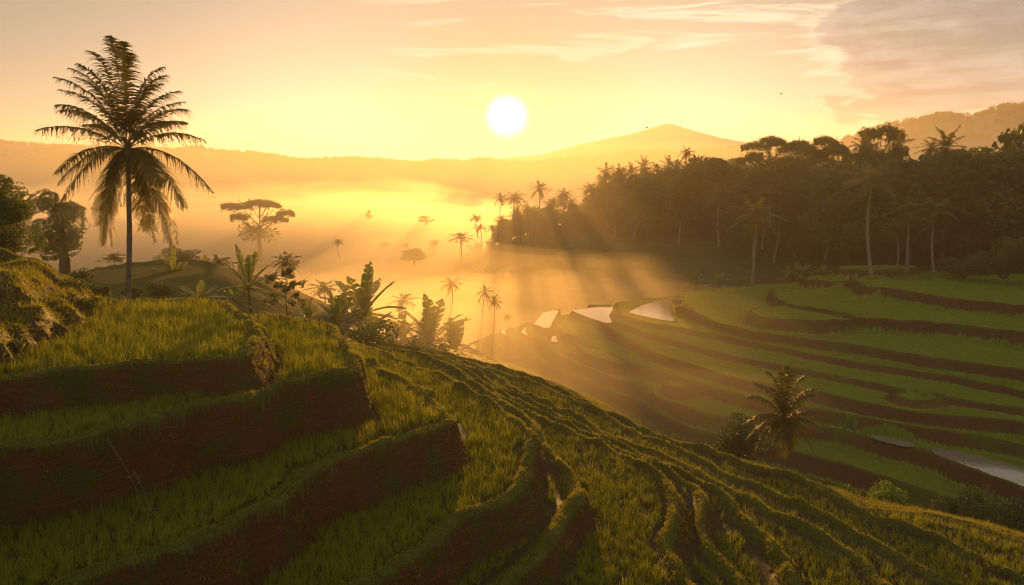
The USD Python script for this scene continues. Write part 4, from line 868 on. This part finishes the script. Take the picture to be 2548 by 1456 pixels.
# bushes on the right slope and in the gully
bush('sunlit green bush at the right edge above the far fields', 2500, 690, 118, 150, 110, 3600, .3, 53, mat='tree2')
bush('broad low bush left of the sunlit one at the right edge', 2400, 690, 122, 120, 60, 2200, .28, 54)
bush('dark undergrowth bush at the far right edge', 2560, 700, 116, 140, 150, 3000, .3, 55)
bush('bush with bright green leaves at the foot of the gully', 2205, 1262, 51, 120, 70, 2200, .16, 56, mat='bright')
bush('dark spiky bush left of the bright one in the gully', 2060, 1245, 52, 60, 62, 1100, .14, 57)
bush('small bush between the spiky and the bright one in the gully', 2130, 1250, 51.5, 70, 48, 1100, .14, 58, mat='tree2')
bush('large dark bush at the right edge below the flooded paddy', 2470, 1315, 50, 210, 110, 4200, .17, 59)
bush('dark low bush beside the large one at the right edge', 2330, 1290, 50.5, 120, 62, 2000, .15, 60)
bush('dark scrub at the far bottom of the gully', 2560, 1330, 48, 150, 100, 2200, .16, 61)
for k, X, Y, d, w, h, lab in [(1,1730,722,140,60,52,'banana plant with one long raised leaf before the far fields'), (2,1790,722,139,70,45,'banana plant with pale broad leaf before the far fields'), (0,1990,700,140,80,48,'low banana clump in the shade under the forest edge'), (1,2045,700,138,60,40,'small banana plant at the shaded forest edge')]:
    b = at(X, Y, d); place(BAN[k], 'banana_plant', lab, 'banana plant', b - [0, 0, .6], X, (w * px(d) / 4.6, w * px(d) / 4.6, h * px(d) / 3.6))

# treetops along the far ridges: woods that read as one mass
def ridge_wood(R, n, size, x0, x1, label, seed, band=(-.32, .12)):
    x, top, zf, dist, depth = R; rg = np.random.default_rng(seed)
    xx = rg.uniform(x0, x1, n); tt = rg.uniform(*band, n); tt[: n // 2] = rg.normal(0, .02, n // 2)
    z = zf(np.stack([xx, tt], -1)); nz = meshkit.fbm(np.stack([xx / (depth * .35), tt * 3, 0 * xx], -1), 5, 3)
    protos = []
    for k in range(3):
        cs = masses(1.0, .42, 7, rg, .2); protos.append((leaf_cloud(cs, np.full(7, .2), 260, .12, rg), M['tree']))
    sc = size * rg.uniform(.45, 1.1, n) * (0.6 + .8 * meshkit.noise(np.stack([xx / 40, 0 * xx, 0 * xx], -1), seed))
    scatter('distant_wood', protos, np.stack([xx, dist + depth * tt, z + CZ - sc * .15], -1), rg.integers(0, 3, n), rg.uniform(0, 6.28, n), sc, label, 'forest', .05, seed)
ridge_wood(R1, 2600, 14, -960, 740, 'distant treetops along the level ridge below the sun', 71)
ridge_wood(R2, 900, 13, 360, 900, 'distant treetops along the blue grey hill at the right', 72)

# ------------------------------------------------------------------ small things
def bird(X, Y, d, span, lab, rz):
    o = thing('bird', lab, 'bird', at(X, Y, d), rz); s = span / 2
    v, f = tube(np.array([[0, -.35, 0], [0, -.15, .01], [0, .12, .02], [0, .3, .03], [0, .38, .03]]) * span * .55, np.array([.01, .06, .07, .04, .01]) * span, 6); obj('body', v, f, M['bird'], o)
    for sg in (-1, 1):
        P = np.array([[0, .1, .02], [0, -.12, .02], [sg * .5, .1, .22], [sg * .5, -.1, .22], [sg * 1.0, -.12, .1]]) * s
        obj('wing', P, np.array([[0, 1, 3], [0, 3, 2], [2, 3, 4]]), M['bird'], o)
bird(1944, 234, 90, .75, 'larger bird in flight under the cloud bank', 40); bird(1679, 249, 120, .6, 'small bird in flight right of the sun', -30); bird(1610, 318, 110, .8, 'bird gliding above the mountain shoulder', 60)
# tall dry stalks and markers
def stalk(X, Y, d, h, lean, lab, seed, plume=True, heads=3):
    rg = np.random.default_rng(seed); x, y = at(X, Y, d)[:2]; z = float(near.height(np.array([x]), np.array([y]))[0]) + CZ
    o = thing('dry_stalk', lab, 'weed', (x, y, z))
    t = np.linspace(0, 1, 8); P = np.stack([lean[0] * t ** 1.4, lean[1] * t, h * t], -1); v, f = tube(P, np.linspace(.012, .004, 8), 5); obj('stem', v, f, M['dry'], o)
    if plume:
        n = 46; k = rg.uniform(.72, 1, n); b = np.stack([lean[0] * k ** 1.4, lean[1] * k, h * k], -1); dd = rand_dirs(n, rg, .8) * .6 + [lean[0], 0, .4]; dd /= np.linalg.norm(dd, axis=1, keepdims=True)
        v, f = ribbons(b, dd, rand_dirs(n, rg), np.full(n, .13), np.full(n, .012), np.full(n, .2), 2); obj('plume', v, f, M['dry'], o)
    n = 5; b = np.stack([lean[0] * np.linspace(.1, .5, n) ** 1.4, 0 * np.arange(n), h * np.linspace(.1, .5, n)], -1); dd = rand_dirs(n, rg, .6); v, f = ribbons(b, dd, np.cross(dd, [0, 0, 1.0]), np.full(n, .45), np.full(n, .02), np.full(n, .5), 3); obj('foliage', v, f, M['dry'], o)
stalk(352, 1150, 23.8, 2.5, (-.95, 0), 'tall dry reed with feathery head leaning over the lower left bank', 1); stalk(372, 1170, 23.6, 1.5, (-.5, .1), 'shorter broken reed beside the tall feathery one', 2)
stalk(1550, 1045, 57, 1.1, (.12, 0), 'thin bent stake on the rim of the spur below the golden slope', 3, False)
def hang(X, Y, d, lab, seed, mat='dry', n=22, L=.9, w=.03, up=.3):
    rg = np.random.default_rng(seed); x, y = at(X, Y, d)[:2]; z = float(near.height(np.array([x]), np.array([y]))[0]) + CZ
    o = thing('weed_tuft', lab, 'weed', (x, y, z)); th = rg.uniform(0, 6.28, n); dd = np.stack([np.cos(th) * .7, np.sin(th) * .7, rg.uniform(.2, 1, n) + up], -1); dd /= np.linalg.norm(dd, axis=1, keepdims=True)
    v, f = ribbons(np.zeros((n, 3)), dd, np.stack([-np.sin(th), np.cos(th), 0 * th], -1), L * rg.uniform(.5, 1.1, n), np.full(n, w), rg.uniform(.4, 1.0, n), 4); obj('leaves', v, f, M[mat], o)
hang(366, 1118, 24.3, 'withered brown clump of straw hanging on the dark left bank', 11, 'dry', 14, 1.0, .03, -.2)
hang(417, 1052, 26.6, 'bright tuft of grass on the dike left of the square bank', 12, 'bright', 26, .6, .022)
hang(1130, 1420, 23.9, 'spiky green tuft on the dike at the bottom centre', 13, 'bright', 30, .6, .022); hang(1440, 1440, 25.4, 'pale spiky tuft at the bottom edge below the flooded gap', 14, 'bright', 26, .75, .03); hang(1452, 1330, 28.0, 'straw coloured tuft beside the narrow dike at the flooded gap', 15, 'dry', 26, .6, .02)
hang(310, 908, 29.5, 'dry tuft on the front dike of the topmost field', 16, 'dry', 20, .5, .02); hang(855, 838, 38.5, 'dark clump of dry leaves at the tip of the spur', 17, 'dead_palm', 30, .7, .05)
hang(2535, 1425, 33.0, 'yellow green broad leaf tuft at the lower right corner', 18, 'bright', 12, .8, .1); hang(1990, 1415, 33.5, 'dark broad leaved weed in a hollow near the bottom right', 19, 'tree', 20, .9, .12)
hang(2080, 1440, 33.0, 'low dark broad leaved weed right of the hollow near the bottom', 20, 'tree', 18, .7, .1); hang(410, 870, 31.5, 'short dry stubble tuft behind the front dike of the topmost field', 21, 'dry', 10, .55, .02)
# ------------------------------------------------------------------ haze over everything, mist in the valley
def volume(name, density, color, aniso):
    return usdkit.material(stage, '/World/Looks/' + name, {'v': ('principled_volume', {'color': color, 'density': density, 'anisotropy': aniso})}, volume='v.volume')
hz = trimesh.creation.box((5300, 3250, 190)); hz.apply_translation((0, 1520, CZ - 80 + 95))
tag(obj('haze', hz.vertices, hz.faces, volume('haze_air', HAZE_DENSITY, (0.99, 0.91, 0.78), 0.52)), 'warm dawn haze filling the whole valley air', 'haze', kind='stuff')
def mist_body(name, x0, x1, y0, y1, ztop, zbot, amp, density, label, seed, nx=120, ny=100, aniso=0.75, tilt=0.0):
    """a bank of mist: closed body, billowing top that thins out to its rim"""
    gx, gy = np.meshgrid(np.linspace(0, 1, nx), np.linspace(0, 1, ny), indexing='ij')
    X, Y = x0 + (x1 - x0) * gx, y0 + (y1 - y0) * gy
    rim = smooth01(np.minimum(gx, 1 - gx) * 3.2) * smooth01(np.minimum(gy, 1 - gy) * 3.2)
    n = meshkit.fbm(np.stack([X / 55, Y / 70, 0 * X], -1), 5, seed) - .5
    n2 = meshkit.fbm(np.stack([X / 14, Y / 18, 0 * X], -1), 4, seed + 1) - .5
    top = zbot + 0.05 + (ztop - tilt * gx - zbot + amp * (2 * n + 1.0 * n2)) * np.maximum(rim, 0)
    top = np.maximum(top, zbot + 0.05)
    k = nx * ny; ii = np.arange(k).reshape(nx, ny)
    q = np.stack([ii[:-1, :-1], ii[1:, :-1], ii[1:, 1:], ii[:-1, 1:]], -1).reshape(-1, 4)
    V = np.vstack([np.stack([X, Y, top + CZ], -1).reshape(-1, 3), np.stack([X, Y, np.full_like(X, zbot + CZ)], -1).reshape(-1, 3)])
    edge = np.r_[ii[:, 0], ii[-1, 1:], ii[-2::-1, -1], ii[0, -2:0:-1]]
    e2 = np.roll(edge, -1)
    sides = np.stack([edge, edge + k, e2 + k, e2], -1)
    Q = np.vstack([q, q[:, ::-1] + k, sides])
    f = np.vstack([Q[:, [0, 1, 2]], Q[:, [0, 2, 3]]])
    tag(obj(name, V, f, volume(name + f'_air_{seed}', density, (1.0, 0.88, 0.66), aniso)), label, 'mist', kind='stuff')
mist_body('low_haze', -900, 700, -60, 1250, 24, -60, 6, 0.00055, 'thin warm haze lying low over the whole valley', 50, 40, 40, aniso=0.55)
for k, (y0, zt, am) in enumerate([(150, -23, 7), (125, -19, 9), (175, -14, 14)]):
    mist_body('valley_mist', -820 + 20 * k, 190, y0, 960, zt, -47, am, MIST_DENSITY * (1.0, .65, .4)[k], ('lowest thick', 'broad middle', 'thin billowing topmost')[k] + ' layer of glowing mist lying in the valley below the ridge', 30 + k)
for k, (x0, x1, y0, y1, zt, am, dn) in enumerate([(-80, 70, 44, 235, -24, 3.0, .0050), (-80, 80, 40, 215, -18.5, 3.0, .0022), (-95, 150, 22, 215, -4.5, 3.0, .0019), (-75, 70, 40, 135, -6.0, 3.0, .0075)]):  # the third body is added to give the veil of lens glare
    mist_body('gully_mist', x0, x1, y0, y1, zt, -47, am, dn, ('lowest dense layer of golden mist in the gully behind the near spur', 'upper layer of golden mist drifting over the gully', 'thin golden mist added over the rim of the spur for lens glare', 'golden mist rising round the banana plants behind the spur')[k], 14 + k, 70, 70, tilt=(0, 4, 22, 20)[k])
